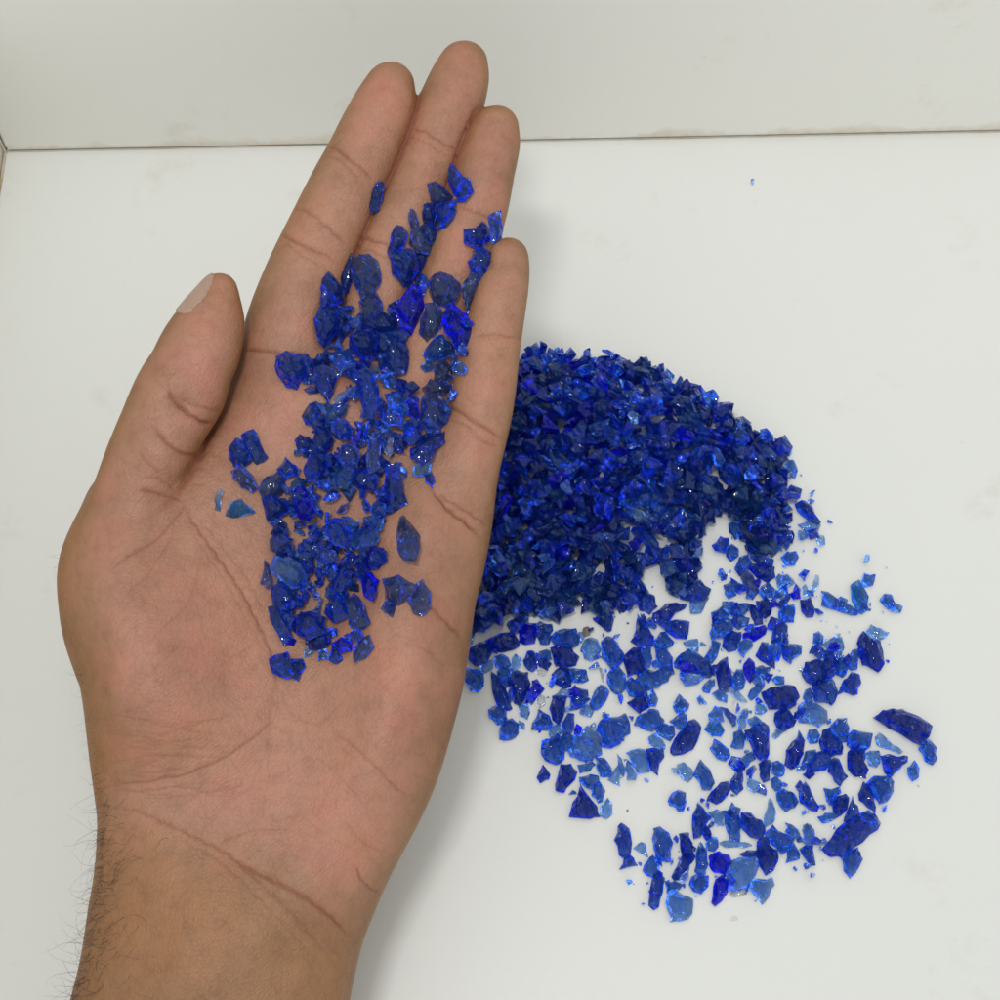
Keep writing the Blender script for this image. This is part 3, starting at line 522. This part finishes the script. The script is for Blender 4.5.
for _ in range(46):
    y = r3.uniform(540, 780); hair(left_edge(y)+r3.uniform(1, 4), y, math.radians(r3.gauss(190, 35)), r3.uniform(1.5, 4.5)*MM, r3.uniform(-2, 2), .2, .4)
for _ in range(16):
    t = r3.random(); hair(112-27*t+2.5, 428+50*t, math.radians(r3.gauss(165, 30)), r3.uniform(3, 6)*MM, r3.uniform(-2, 2), .2, .45)
cu.materials.append(mH)
ho = bpy.data.objects.new('arm_hair', cu); COL.objects.link(ho); ho.parent = person; ho['kind'] = 'stuff'

# ------------------------------------------------------------------ glass chips
def chip_mesh(name, pts3, nrm, thick, rnd, mat, view_dir):
    """pts3: outline on its carrying plane, nrm: plane normal. Facetted stone: foot ring, girdle, crown ring, apex."""
    n = len(pts3); P = np.array(pts3); c = P.mean(0); nrm = np.array(nrm)
    vs = []; 
    foot = c+(P-c)*rnd.uniform(.62, .86); off = (P-c)[rnd.randrange(n)]*rnd.uniform(-.1, .22)
    for p in foot: vs.append(p+nrm*thick*0.0)
    for p in P: vs.append(p+nrm*thick*rnd.uniform(.08, .40)+(p-c)*rnd.uniform(-.02, .05))
    kt_ = rnd.uniform(.16, .52)
    crown = c+off+(P-c)*kt_
    tilt = np.array([rnd.uniform(-1, 1), rnd.uniform(-1, 1), 0])
    ext = np.abs(P-c).max()+1e-9
    for p in crown:
        vs.append(p+(p-c)*rnd.uniform(-.12, .12)+nrm*thick*(rnd.uniform(.86, 1.0)+.22*float(np.dot(p-c, tilt))/ext))
    vs.append(c+off+nrm*thick*rnd.uniform(.95, 1.08)); vs.append(c+nrm*0.0)
    fs = []
    for i in range(n):
        j = (i+1) % n
        fs += [(i, j, n+j), (i, n+j, n+i)] if rnd.random() < .5 else [(i, j, n+i), (j, n+j, n+i)]
        fs += [(n+i, n+j, 2*n+j), (n+i, 2*n+j, 2*n+i)] if rnd.random() < .5 else [(n+i, n+j, 2*n+i), (n+j, 2*n+j, 2*n+i)]
        fs += [(2*n+i, 2*n+j, 3*n), (j, i, 3*n+1)]
    vs = np.array(vs)
    return vs, fs, c
def make_obj(name, vs, fs, origin, mat):
    m_ = mesh_from(name, vs-np.array(origin), fs); m_.materials.append(mat)
    bm = bmesh.new(); bm.from_mesh(m_); bmesh.ops.recalc_face_normals(bm, faces=bm.faces)
    bmesh.ops.bevel(bm, geom=list(bm.edges), offset=0.00006, segments=1, affect='EDGES', clamp_overlap=True)
    bm.to_mesh(m_); bm.free()
    o = bpy.data.objects.new(name, m_); COL.objects.link(o); o.location = origin
    return o
rc = random.Random(21)
def dims(p):
    q = p-p.mean(0); w, v = np.linalg.eigh(q.T@q/len(q)); return math.sqrt(max(w[1], 1e-6))*3.2, math.sqrt(max(w[0], 1e-6))*3.2, v[:, 1]
records = []; merged = []
ordT = sorted(range(len(TCH)), key=lambda i: -area(TCH[i][1])); keepT = set(ordT[:208])
ordH = sorted(range(len(HCH)), key=lambda i: -area(HCH[i][1])); keepH = set(ordH[:88])
for i, (t, p) in enumerate(TCH):
    a_, b_, _v = dims(p); th = min(b_*.62, 20)/3.6*MM*rc.uniform(.55, .9)
    if t == 'p': th *= .7
    if t == 'c': th *= .6
    c = p.mean(0)
    near = sum(1 for j, (t2, p2) in enumerate(TCH) if j < i and np.hypot(*(p2.mean(0)-c)) < 15)
    z0 = 0.0003+0.0011*min(near, 2)*rc.random()
    pts = [on_table(x, y, z0+th*.4) for x, y in p]
    pts = [Vector((q.x, q.y, z0)) for q in pts]
    vs, fs, cc = chip_mesh('glass_chip', pts, (0, 0, 1), th, rc, t, None)
    if i in keepT: records.append(('table', t, p, vs, fs, tuple(cc)))
    else: merged.append((vs, fs, t))
# chips held in the hand lie on the skin
HEAP = np.array([(315,310),(350,300),(385,325),(400,300),(405,262),(428,270),(420,330),(402,380),(445,400),(455,330),(478,315),(472,365),(450,440),(408,455),(402,500),(380,545),(385,590),(352,600),(365,640),(340,655),(300,650),(270,600),(268,520),(268,488),(305,440),(320,400),(284,372),(290,355),(315,350)], float)
CORE = np.array([(305,470),(350,440),(395,470),(380,540),(370,600),(330,640),(290,600),(280,520)], float)
def heap_h(x, y):
    q = np.array([[x, y]])
    dm = min(float(seg_dist(np.array([x]), np.array([y]), HEAP[i], HEAP[(i+1) % len(HEAP)])[0][0]) for i in range(len(HEAP)))
    return min(dm*.11, 4.5) if inside(HEAP, q)[0] else 0.0
for i, (t, p) in enumerate(HCH):
    a_, b_, _v = dims(p); th = min(b_*.62, 20)/4.4*MM*rc.uniform(.6, .95)
    c = p.mean(0); loc, nrm = hit(*c)
    if loc is None: continue
    # mean surface normal under the chip
    ns = Vector((0, 0, 0)); ls = []
    for x, y in list(p)+[tuple(c)]:
        l2, n2 = hit(c[0]+(x-c[0])*.7, c[1]+(y-c[1])*.7)
        if l2 is not None: ns += n2; ls.append(l2)
    ns = ns.normalized()
    ns = (ns+BK*.8).normalized()
    hh = max((l-loc).dot(ns) for l in ls) if ls else 0
    base = loc+ns*(hh*.55+0.0002+heap_h(*c)*MM*rc.uniform(.6, 1.0))
    tl = Vector((rc.gauss(0, .16), rc.gauss(0, .16), rc.gauss(0, .16))); pn = (ns+tl).normalized()
    pts = []
    mid = base+pn*th*.4
    for x, y in p:
        d = ray(x, y); tt = (mid-CAM).dot(pn)/d.dot(pn); q = CAM+d*tt; pts.append(q-pn*((q-base).dot(pn)))
    vs, fs, cc = chip_mesh('glass_chip', pts, pn, th, rc, t, None)
    if i in keepH: records.append(('hand', t, p, vs, fs, tuple(cc)))
    else: merged.append((vs, fs, t))

# labels that single each chip out
areas = sorted(area(r[2]) for r in records)
def sizew(a):
    k = sum(1 for x in areas if x < a)/len(areas)
    return 'tiny' if k < .15 else 'small' if k < .45 else 'medium' if k < .8 else 'large'
def shapew(p):
    a_, b_, _ = dims(p); r_ = a_/b_
    if r_ > 2.3: return 'splinter'
    if len(p) <= 6: return 'wedge'
    if r_ > 1.55: return 'long chip'
    if len(p) >= 13: return 'jagged chip'
    if r_ < 1.22: return 'rounded chip'
    return 'angular chip'
def zone(kind, c):
    x, y = c
    if kind == 'hand':
        if x < 262 and y > 400: return 'on the bare left of the palm'
        if y < 232: return 'on the ring and middle fingers' if x < 455 or y < 205 else 'between ring and little fingers'
        if y < 330: return 'on the index side of the fingers' if x < 385 else 'at the middle of the fingers' if x < 440 else 'beside the little fingertip'
        if y < 420: return 'at the base of the index finger' if x < 345 else 'at the base of the middle finger' if x < 420 else 'against the little finger'
        if y < 480: return 'in the upper left palm heap' if x < 330 else 'in the upper palm heap' if x < 400 else 'at the little finger root'
        if y < 560: return 'in the middle left palm heap' if x < 320 else 'in the middle palm heap' if x < 392 else 'on bare palm right of the heap'
        return 'in the lower left palm heap' if x < 310 else 'at the lower end of the palm heap' if x < 365 else 'trailing right of the palm heap'
    if y < 300: return 'alone near the back wall'
    if y < 560: return 'at the right rim of the table pile'
    if x > 815 and y < 615: return 'off the right side of the scatter'
    v = 'upper' if y < 640 else 'mid upper' if y < 700 else 'middle' if y < 760 else 'lower' if y < 830 else 'bottom'
    h = 'near the hand' if x < 530 else 'left' if x < 610 else 'centre' if x < 720 else 'right centre' if x < 800 else 'right'
    return f'on the table scatter, {v} rows, {h}' if h == 'near the hand' else f'in the {v} {h} of the table scatter'
info = [dict(c=r[2].mean(0), d=f'{sizew(area(r[2]))} {TINT[r[1]]} {shapew(r[2])}', z=zone(r[0], r[2].mean(0)), k=r[0]) for r in records]
labels = [f"{a['d']} {a['z']}" for a in info]
def side(a, b):
    dx, dy = a-b
    return ('left of' if dx < 0 else 'right of') if abs(dx) > abs(dy) else ('above' if dy < 0 else 'below')
for rounds in range(3):
    groups = {}
    for i, l in enumerate(labels): groups.setdefault(l, []).append(i)
    for l, g in groups.items():
        if len(g) < 2: continue
        if rounds < 2:
            for i in g:
                nb = sorted((j for j in range(len(info)) if j != i and info[j]['k'] == info[i]['k']), key=lambda j: np.hypot(*(info[j]['c']-info[i]['c'])))
                j = nb[rounds]; zz = 'in the hand' if info[i]['k'] == 'hand' else 'on the table'
                q = info[j]['d']
                labels[i] = f"{info[i]['d']} {side(info[i]['c'], info[j]['c'])} a {q}, {info[i]['z']}"
                if len(labels[i].split()) > 16: labels[i] = f"{info[i]['d']} {side(info[i]['c'], info[j]['c'])} a {q.split(' ', 1)[1]}, {info[i]['z']}"
                if len(labels[i].split()) > 16: labels[i] = f"{info[i]['d']} {side(info[i]['c'], info[j]['c'])} a {q}"+(' in the palm' if info[i]['k'] == 'hand' else ' on the table')
                if len(labels[i].split()) > 16: labels[i] = f"{info[i]['d']} just {side(info[i]['c'], info[j]['c'])} a {q} {zz}"
        else:
            g.sort(key=lambda i: info[i]['c'][1])
            for n_, i in enumerate(g): labels[i] = l.replace(' just ', ' ')+(', the upper one' if n_ == 0 else ', the lower one' if n_ == len(g)-1 else ', between two alike')
for (kind, t, p, vs, fs, cc), lb in zip(records, labels):
    o = make_obj('glass_chip', vs, fs, cc, G[t])
    o['category'] = 'glass chip'; o['label'] = lb
    o['group'] = 'blue glass chips held in the hand' if kind == 'hand' else 'loose blue glass chips scattered on the table'

# prototypes for the dense pile
protos = []
for _ in range(44):
    bm = bmesh.new(); n = rc.randint(8, 13)
    sx, sy, sz = rc.uniform(.7, 1.35), rc.uniform(.5, .95), rc.uniform(.32, .72)
    for _k in range(n):
        v = Vector((rc.gauss(0, 1), rc.gauss(0, 1), rc.gauss(0, 1))).normalized()*rc.uniform(.7, 1.15)
        bm.verts.new((v.x*sx, v.y*sy, v.z*sz))
    r_ = bmesh.ops.convex_hull(bm, input=bm.verts)
    bmesh.ops.delete(bm, geom=[v for v in bm.verts if not v.link_faces], context='VERTS')
    bm.verts.index_update(); bm.verts.ensure_lookup_table()
    protos.append((np.array([v.co[:] for v in bm.verts]), [[v.index for v in f.verts] for f in bm.faces])); bm.free()
mats = [G[k] for k in 'nrbmptgc']; mi = {k: i for i, k in enumerate('nrbmptgc')}
def build_mass(name, items):
    V_, F_, M_ = [], [], []; o0 = 0
    for vs, fs, t in items:
        V_.append(np.array(vs)); F_ += [[i+o0 for i in f] for f in fs]; M_ += [mi[t]]*len(fs); o0 += len(vs)
    m_ = mesh_from(name, np.concatenate(V_), F_)
    for k in mats: m_.materials.append(k)
    m_.polygons.foreach_set('material_index', M_); m_.update()
    bm = bmesh.new(); bm.from_mesh(m_); bmesh.ops.recalc_face_normals(bm, faces=bm.faces); bm.to_mesh(m_); bm.free()
    o = bpy.data.objects.new(name, m_); COL.objects.link(o); return o
def rand_rot():
    from mathutils import Quaternion
    q = Quaternion((rc.gauss(0, 1), rc.gauss(0, 1), rc.gauss(0, 1), rc.gauss(0, 1))).normalized(); return np.array(q.to_matrix())
PILE = np.array([(505,356),(522,350),(545,350),(570,348),(600,349),(628,357),(655,366),(684,378),(708,392),(722,408),(744,422),(764,430),(775,446),(780,470),(788,492),(792,520),(786,545),(762,552),(742,540),(738,515),(715,512),(706,528),(700,560),(690,586),(676,590),(668,574),(655,562),(640,566),(643,590),(634,604),(606,614),(596,606),(560,618),(540,612),(510,622),(470,634),(430,640),(400,560),(420,440),(470,370)], float)
HOLES = [np.array([(606,508),(622,524),(640,524),(634,548),(620,536)], float), np.array([(503,612),(520,612),(517,620),(504,622)], float), np.array([(735,538),(747,540),(744,552),(737,550)], float)]
cell = 0.0015; gx0, gy0 = -0.06, -0.06; HM = np.zeros((140, 140))
pile = []
cand = []
def ok_pile(x, y):
    q = np.array([[x, y]])
    return inside(PILE, q)[0] and not any(inside(h, q)[0] for h in HOLES)
for gx in np.arange(400, 800, 15.5):
    for gy in np.arange(345, 642, 13.5):
        x = gx+rc.uniform(-4, 4); y = gy+rc.uniform(-4, 4)
        if not ok_pile(x, y): continue
        pv, pf = rc.choice(protos); sc_ = rc.uniform(2.5, 3.9)*MM; vs = (pv*sc_)@rand_rot().T; g = on_table(x, y, .002)
        vs = vs+np.array([g.x, g.y, -vs[:, 2].min()+.0002]); pile.append((vs, pf, rc.choices('nrmbp', [18, 36, 34, 3, 6])[0]))
        ix, iy = int((g.x-gx0)/cell), int((g.y-gy0)/cell)
        if 2 < ix < 137 and 2 < iy < 137: HM[ix-1:ix+2, iy-1:iy+2] = np.maximum(HM[ix-1:ix+2, iy-1:iy+2], sc_*.7)
while len(cand) < 1620:
    x = rc.uniform(400, 800); y = rc.uniform(345, 642); q = np.array([[x, y]])
    if not inside(PILE, q)[0] or any(inside(h, q)[0] for h in HOLES): continue
    dm = min(float(seg_dist(np.array([x]), np.array([y]), PILE[i], PILE[(i+1) % len(PILE)])[0][0]) for i in range(len(PILE)))
    cand.append((x, y, dm))
cand.sort(key=lambda c: c[2]*rc.uniform(0.0, 1.0) )
for x, y, dm in cand:
    s = rc.choice([rc.uniform(1.4, 2.8), rc.uniform(3.0, 5.0), rc.uniform(3.0, 4.4), rc.uniform(2.8, 4.2)])*MM*(1 if dm > 10 else .8)
    pv, pf = rc.choice(protos); Rm = rand_rot(); vs = (pv*s)@Rm.T
    g = on_table(x, y, 0.003)
    ix, iy = int((g.x-gx0)/cell), int((g.y-gy0)/cell)
    if not (2 < ix < 137 and 2 < iy < 137): continue
    hz = float(np.mean(HM[ix-1:ix+2, iy-1:iy+2]))
    lim = min(dm*.00020, .011)
    if hz > lim+.002: hz = lim*rc.uniform(.6, 1)
    zmin = vs[:, 2].min(); base = hz
    vs = vs+np.array([g.x, g.y, base-zmin*(1 if base < .0005 else .8)+.0002])
    rad = max(1, int(s/cell*.9)); HM[ix-rad:ix+rad+1, iy-rad:iy+rad+1] = np.maximum(HM[ix-rad:ix+rad+1, iy-rad:iy+rad+1], base+s*.75)
    t = rc.choices('nrbmptgc', [22, 42, 6, 28, 3, 0, 1.0, 0])[0]
    if dm < 9 and rc.random() < .45: t = rc.choice('mpr')
    pile.append((vs, pf, t))
# small splinters and grains lying between the loose chips
for _ in range(330):
    t0_, p0_ = rc.choice(TCH); c_ = p0_.mean(0)
    if c_[1] < 420: continue
    a = rc.uniform(0, 6.28); d_ = rc.uniform(9, 22); x, y = c_[0]+d_*math.cos(a), c_[1]+d_*math.sin(a)
    g = on_table(x, y, .001); pv, pf = rc.choice(protos); sc_ = (rc.uniform(.35, .8) if rc.random() < .42 else rc.uniform(1.0, 2.2 if c_[1] > 690 else 3.1))*MM; vs = (pv*sc_)@rand_rot().T
    vs = vs+np.array([g.x, g.y, -vs[:, 2].min()+.0001]); pile.append((vs, pf, rc.choices('nrmbpc', [10, 28, 40, 4, 16, 0])[0]))
hmass = []
k = 0
while k < 430:
    x = rc.uniform(260, 480); y = rc.uniform(255, 660)
    if not inside(HEAP, np.array([[x, y]]))[0]: continue
    hh = heap_h(x, y)
    if hh < .6: continue
    loc, nrm = hit(x, y); pv, pf = rc.choice(protos); s = rc.uniform(1.3, 3.0)*MM
    vs = (pv*s)@rand_rot().T+np.array(loc+nrm*(s*.45+hh*.55*MM*rc.random())); hmass.append((vs, pf, rc.choice('nrrmm'))); k += 1
tm = [m_ for m_ in merged if np.mean(m_[0], 0)[2] < .02]; hm = [m_ for m_ in merged if np.mean(m_[0], 0)[2] >= .02]
o = build_mass('glass_chip_pile', pile+tm); o['kind'] = 'stuff'; o['category'] = 'glass chips'; o['label'] = 'dense heap of deep blue crushed glass on the white table beside the hand'
o = build_mass('glass_chip_heap', hmass+hm); o['kind'] = 'stuff'; o['category'] = 'glass chips'; o['label'] = 'mass of dark blue crushed glass filling the palm under the larger chips'

# small brown pebble
p = np.array([(2,25),(3,22.5),(6,22),(9,23),(9.5,26),(8,29),(5,30),(2,28)])*1.2+np.array([580, 600])
pts = [on_table(x, y, .001) for x, y in p]; pts = [Vector((q.x, q.y, 0.0002)) for q in pts]
vs, fs, cc = chip_mesh('pebble', pts, (0, 0, 1), .0022, rc, 'c', None)
mP, nt, out = new_mat('pebble'); b = N(nt, 'ShaderNodeBsdfPrincipled', Roughness=0.8); nz = N(nt, 'ShaderNodeTexNoise', Scale=900.0)
tc = N(nt, 'ShaderNodeTexCoord'); nt.links.new(tc.outputs['Object'], nz.inputs['Vector'])
nt.links.new(mixc(nt, nz.outputs['Fac'], (0.16, 0.12, 0.10), (0.42, 0.34, 0.30)), b.inputs['Base Color']); nt.links.new(b.outputs[0], out.inputs[0])
o = make_obj('pebble', vs, fs, tuple(cc), mP); o['category'] = 'pebble'; o['label'] = 'tiny grey brown round pebble among the blue chips just below the pile'

# ------------------------------------------------------------------ table and walls
def white_mat(name, c1, c2, rough=0.35, kind='table', corner=None, ax=None):
    m, nt, out = new_mat(name); L = nt.links.new
    tc = N(nt, 'ShaderNodeTexCoord')
    n1 = N(nt, 'ShaderNodeTexNoise', Scale=9.0, Detail=4.0, Roughness=.55); L(tc.outputs['Object'], n1.inputs['Vector'])
    base = mixc(nt, n1.outputs['Fac'], c1, c2)
    n2 = N(nt, 'ShaderNodeTexNoise', Scale=95.0, Detail=2.0); L(tc.outputs['Object'], n2.inputs['Vector'])
    sp = ramp(nt, n2.outputs['Fac'], [(0.235, (1, 1, 1)), (0.25, (0, 0, 0))])
    base = mixc(nt, math_(nt, 'MULTIPLY', sp.outputs['Color'], .35), base, (0.42, 0.40, 0.34))
    n3 = N(nt, 'ShaderNodeTexNoise', Scale=30.0, Detail=6.0, Roughness=.7); L(tc.outputs['Object'], n3.inputs['Vector'])
    sm_ = ramp(nt, n3.outputs['Fac'], [(0.60, (0, 0, 0)), (0.72, (1, 1, 1))])
    base = mixc(nt, math_(nt, 'MULTIPLY', sm_.outputs['Color'], .22), base, (0.55, 0.50, 0.40))
    vs_ = N(nt, 'ShaderNodeTexVoronoi', Scale=24.0, feature='F1'); L(tc.outputs['Object'], vs_.inputs['Vector'])
    sepc = N(nt, 'ShaderNodeSeparateColor'); L(vs_.outputs['Color'], sepc.inputs[0])
    lim_ = math_(nt, 'MULTIPLY', math_(nt, 'SUBTRACT', sepc.outputs[0], 0.35, clamp=True), 0.035)
    spk = math_(nt, 'LESS_THAN', vs_.outputs['Distance'], lim_)
    base = mixc(nt, math_(nt, 'MULTIPLY', spk, .7), base, (0.30, 0.28, 0.24))
    if kind == 'wall':            # grime above the joint: local z is the height above the table, local x runs along the wall
        sx = N(nt, 'ShaderNodeSeparateXYZ'); L(tc.outputs['Object'], sx.inputs[0])
        w1 = N(nt, 'ShaderNodeTexNoise', Scale=14.0, Detail=6.0, Roughness=.65); L(tc.outputs['Object'], w1.inputs['Vector'])
        patch = ramp(nt, w1.outputs['Fac'], [(0.40, (0, 0, 0)), (0.62, (1, 1, 1))])
        hgt = math_(nt, 'MULTIPLY', patch.outputs['Color'], 0.0075)
        hgt = math_(nt, 'ADD', hgt, 0.0007)
        f = math_(nt, 'SUBTRACT', 1.0, math_(nt, 'DIVIDE', sx.outputs['Z'], hgt), clamp=True)
        fine_ = N(nt, 'ShaderNodeTexNoise', Scale=420.0, Detail=3.0); L(tc.outputs['Object'], fine_.inputs['Vector'])
        f = math_(nt, 'MULTIPLY', f, math_(nt, 'ADD', fine_.outputs['Fac'], .25), clamp=True)
        base = mixc(nt, math_(nt, 'MULTIPLY', f, .8), base, (0.50, 0.38, 0.19))
    b = N(nt, 'ShaderNodeBsdfPrincipled', Roughness=rough); L(base, b.inputs['Base Color'])
    bp = N(nt, 'ShaderNodeBump', Strength=0.08, Distance=0.0004); n4 = N(nt, 'ShaderNodeTexNoise', Scale=700.0, Detail=2.0); L(tc.outputs['Object'], n4.inputs['Vector'])
    L(n4.outputs['Fac'], bp.inputs['Height']); L(bp.outputs['Normal'], b.inputs['Normal'])
    L(b.outputs[0], out.inputs[0]); return m
TAB = white_mat('white_laminate', (0.78, 0.795, 0.77), (0.81, 0.82, 0.795), .38)
WAL = white_mat('white_wall_panel', (0.84, 0.835, 0.785), (0.87, 0.865, 0.82), .42, 'wall')
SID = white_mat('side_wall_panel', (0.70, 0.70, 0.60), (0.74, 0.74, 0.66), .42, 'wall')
c0 = on_table(7, 152.5); c1_ = on_table(1000, 132)
ax_ = (c1_-c0); ax_.z = 0; ax_.normalize(); bk_ = Vector((-ax_.y, ax_.x, 0))   # along the wall, and behind it
ang = math.atan2(ax_.y, ax_.x)
def box(name, lo, hi, mat, origin, rz, bev=.0008):
    bm = bmesh.new(); bmesh.ops.create_cube(bm, size=1)
    for v in bm.verts:
        v.co = Vector([lo[k]+(v.co[k]+.5)*(hi[k]-lo[k]) for k in range(3)])
    if bev: bmesh.ops.bevel(bm, geom=list(bm.edges), offset=bev, segments=2, affect='EDGES')
    m_ = bpy.data.meshes.new(name); bm.to_mesh(m_); bm.free(); m_.materials.append(mat)
    o = bpy.data.objects.new(name, m_); COL.objects.link(o); o.location = origin; o.rotation_euler = (0, 0, rz)
    o['kind'] = 'structure'; return o
org = Vector((c0.x, c0.y, 0))
box('table_surface', (-.02, -.9, -.03), (1.1, .02, 0), TAB, org, ang, 0)
box('wall_back', (-.0002, 0, .0004), (1.1, .018, .16), WAL, org, ang)
box('wall_left', (-.018, -.9, .0004), (-.0008, .018, .055), SID, org, ang)
# dark seam filler where panels meet
mS, nt, out = new_mat('seam_dirt'); b = N(nt, 'ShaderNodeBsdfPrincipled', Roughness=0.9); nz = N(nt, 'ShaderNodeTexNoise', Scale=60.0, Detail=6.0, Roughness=.7)
tc = N(nt, 'ShaderNodeTexCoord'); nt.links.new(tc.outputs['Object'], nz.inputs['Vector'])
r_ = ramp(nt, nz.outputs['Fac'], [(.42, (0.66, 0.62, 0.52)), (.56, (0.54, 0.43, 0.25)), (.72, (0.30, 0.22, 0.12))])
nt.links.new(r_.outputs['Color'], b.inputs['Base Color']); nt.links.new(b.outputs[0], out.inputs[0])
def seam(name, pts, rad):
    c_ = bpy.data.curves.new(name, 'CURVE'); c_.dimensions = '3D'; c_.bevel_depth = rad; c_.bevel_resolution = 2
    s = c_.splines.new('POLY'); s.points.add(len(pts)-1)
    for i, q in enumerate(pts): s.points[i].co = (*q, 1); s.points[i].radius = .5+rc.random()
    c_.materials.append(mS); o = bpy.data.objects.new(name, c_); COL.objects.link(o); o['kind'] = 'structure'
seam('wall_joint', [org+ax_*(t*.004)+bk_*(-.0000)+Vector((0, 0, .00012)) for t in range(160)],   .00009)
seam('wall_corner_joint', [org+ax_*(-.0004)+bk_*(-.0002)+Vector((0, 0, t*.004)) for t in range(30)], .00040)
seam('wall_side_joint', [org+ax_*(-.0006)-bk_*(t*.004)+Vector((0, 0, .0001)) for t in range(60)], .0004)

# ------------------------------------------------------------------ light
WORLD = 0.60
w = bpy.data.worlds.new('World'); S.world = w; w.use_nodes = True
wt = w.node_tree; bg = wt.nodes['Background']; bg.inputs[0].default_value = (0.985, 1.0, 0.975, 1)
geo = wt.nodes.new('ShaderNodeTexCoord'); sx = wt.nodes.new('ShaderNodeSeparateXYZ'); wt.links.new(geo.outputs['Generated'], sx.inputs[0])
fr_ = math_(wt, 'SMOOTH_MAX', math_(wt, 'MULTIPLY', sx.outputs['Y'], -1.0), 0.0)
wt.links.new(math_(wt, 'ADD', WORLD, math_(wt, 'MULTIPLY', fr_, 0.20)), bg.inputs[1])
def lamp(name, loc, target, size, power, col, sy=None):
    l = bpy.data.lights.new(name, 'AREA'); l.energy = power; l.color = col; l.size = size
    if sy: l.shape = 'RECTANGLE'; l.size_y = sy
    o = bpy.data.objects.new(name, l); COL.objects.link(o); o.location = loc
    o.rotation_euler = (Vector(target)-Vector(loc)).to_track_quat('-Z', 'Y').to_euler(); return o
lamp('ceiling_lamp', (-0.105, -0.20, 0.84), (0.04, 0.75, 0.2), .12, 2.7, (1.0, 0.975, 0.95), .085)
lamp('ceiling_lamp', (0.02, 0.06, 1.0), (0, 0.1, 0), .12, 0.7, (0.98, 0.99, 1.0), .4)

S.view_settings.view_transform = 'Standard'; S.view_settings.look = 'None'; S.view_settings.exposure = 0; S.view_settings.gamma = 1
cy = S.cycles
cy.use_denoising = True
cy.max_bounces = 11; cy.transmission_bounces = 10; cy.transparent_max_bounces = 14; cy.use_adaptive_sampling = True; cy.adaptive_threshold = 0.02; cy.glossy_bounces = 4; cy.diffuse_bounces = 3
cy.sample_clamp_indirect = 6.0
S.render.film_transparent = False

for _o in S.objects:
    if len(str(_o.get('label', '')).split()) > 16: print('LONG', _o['label'])
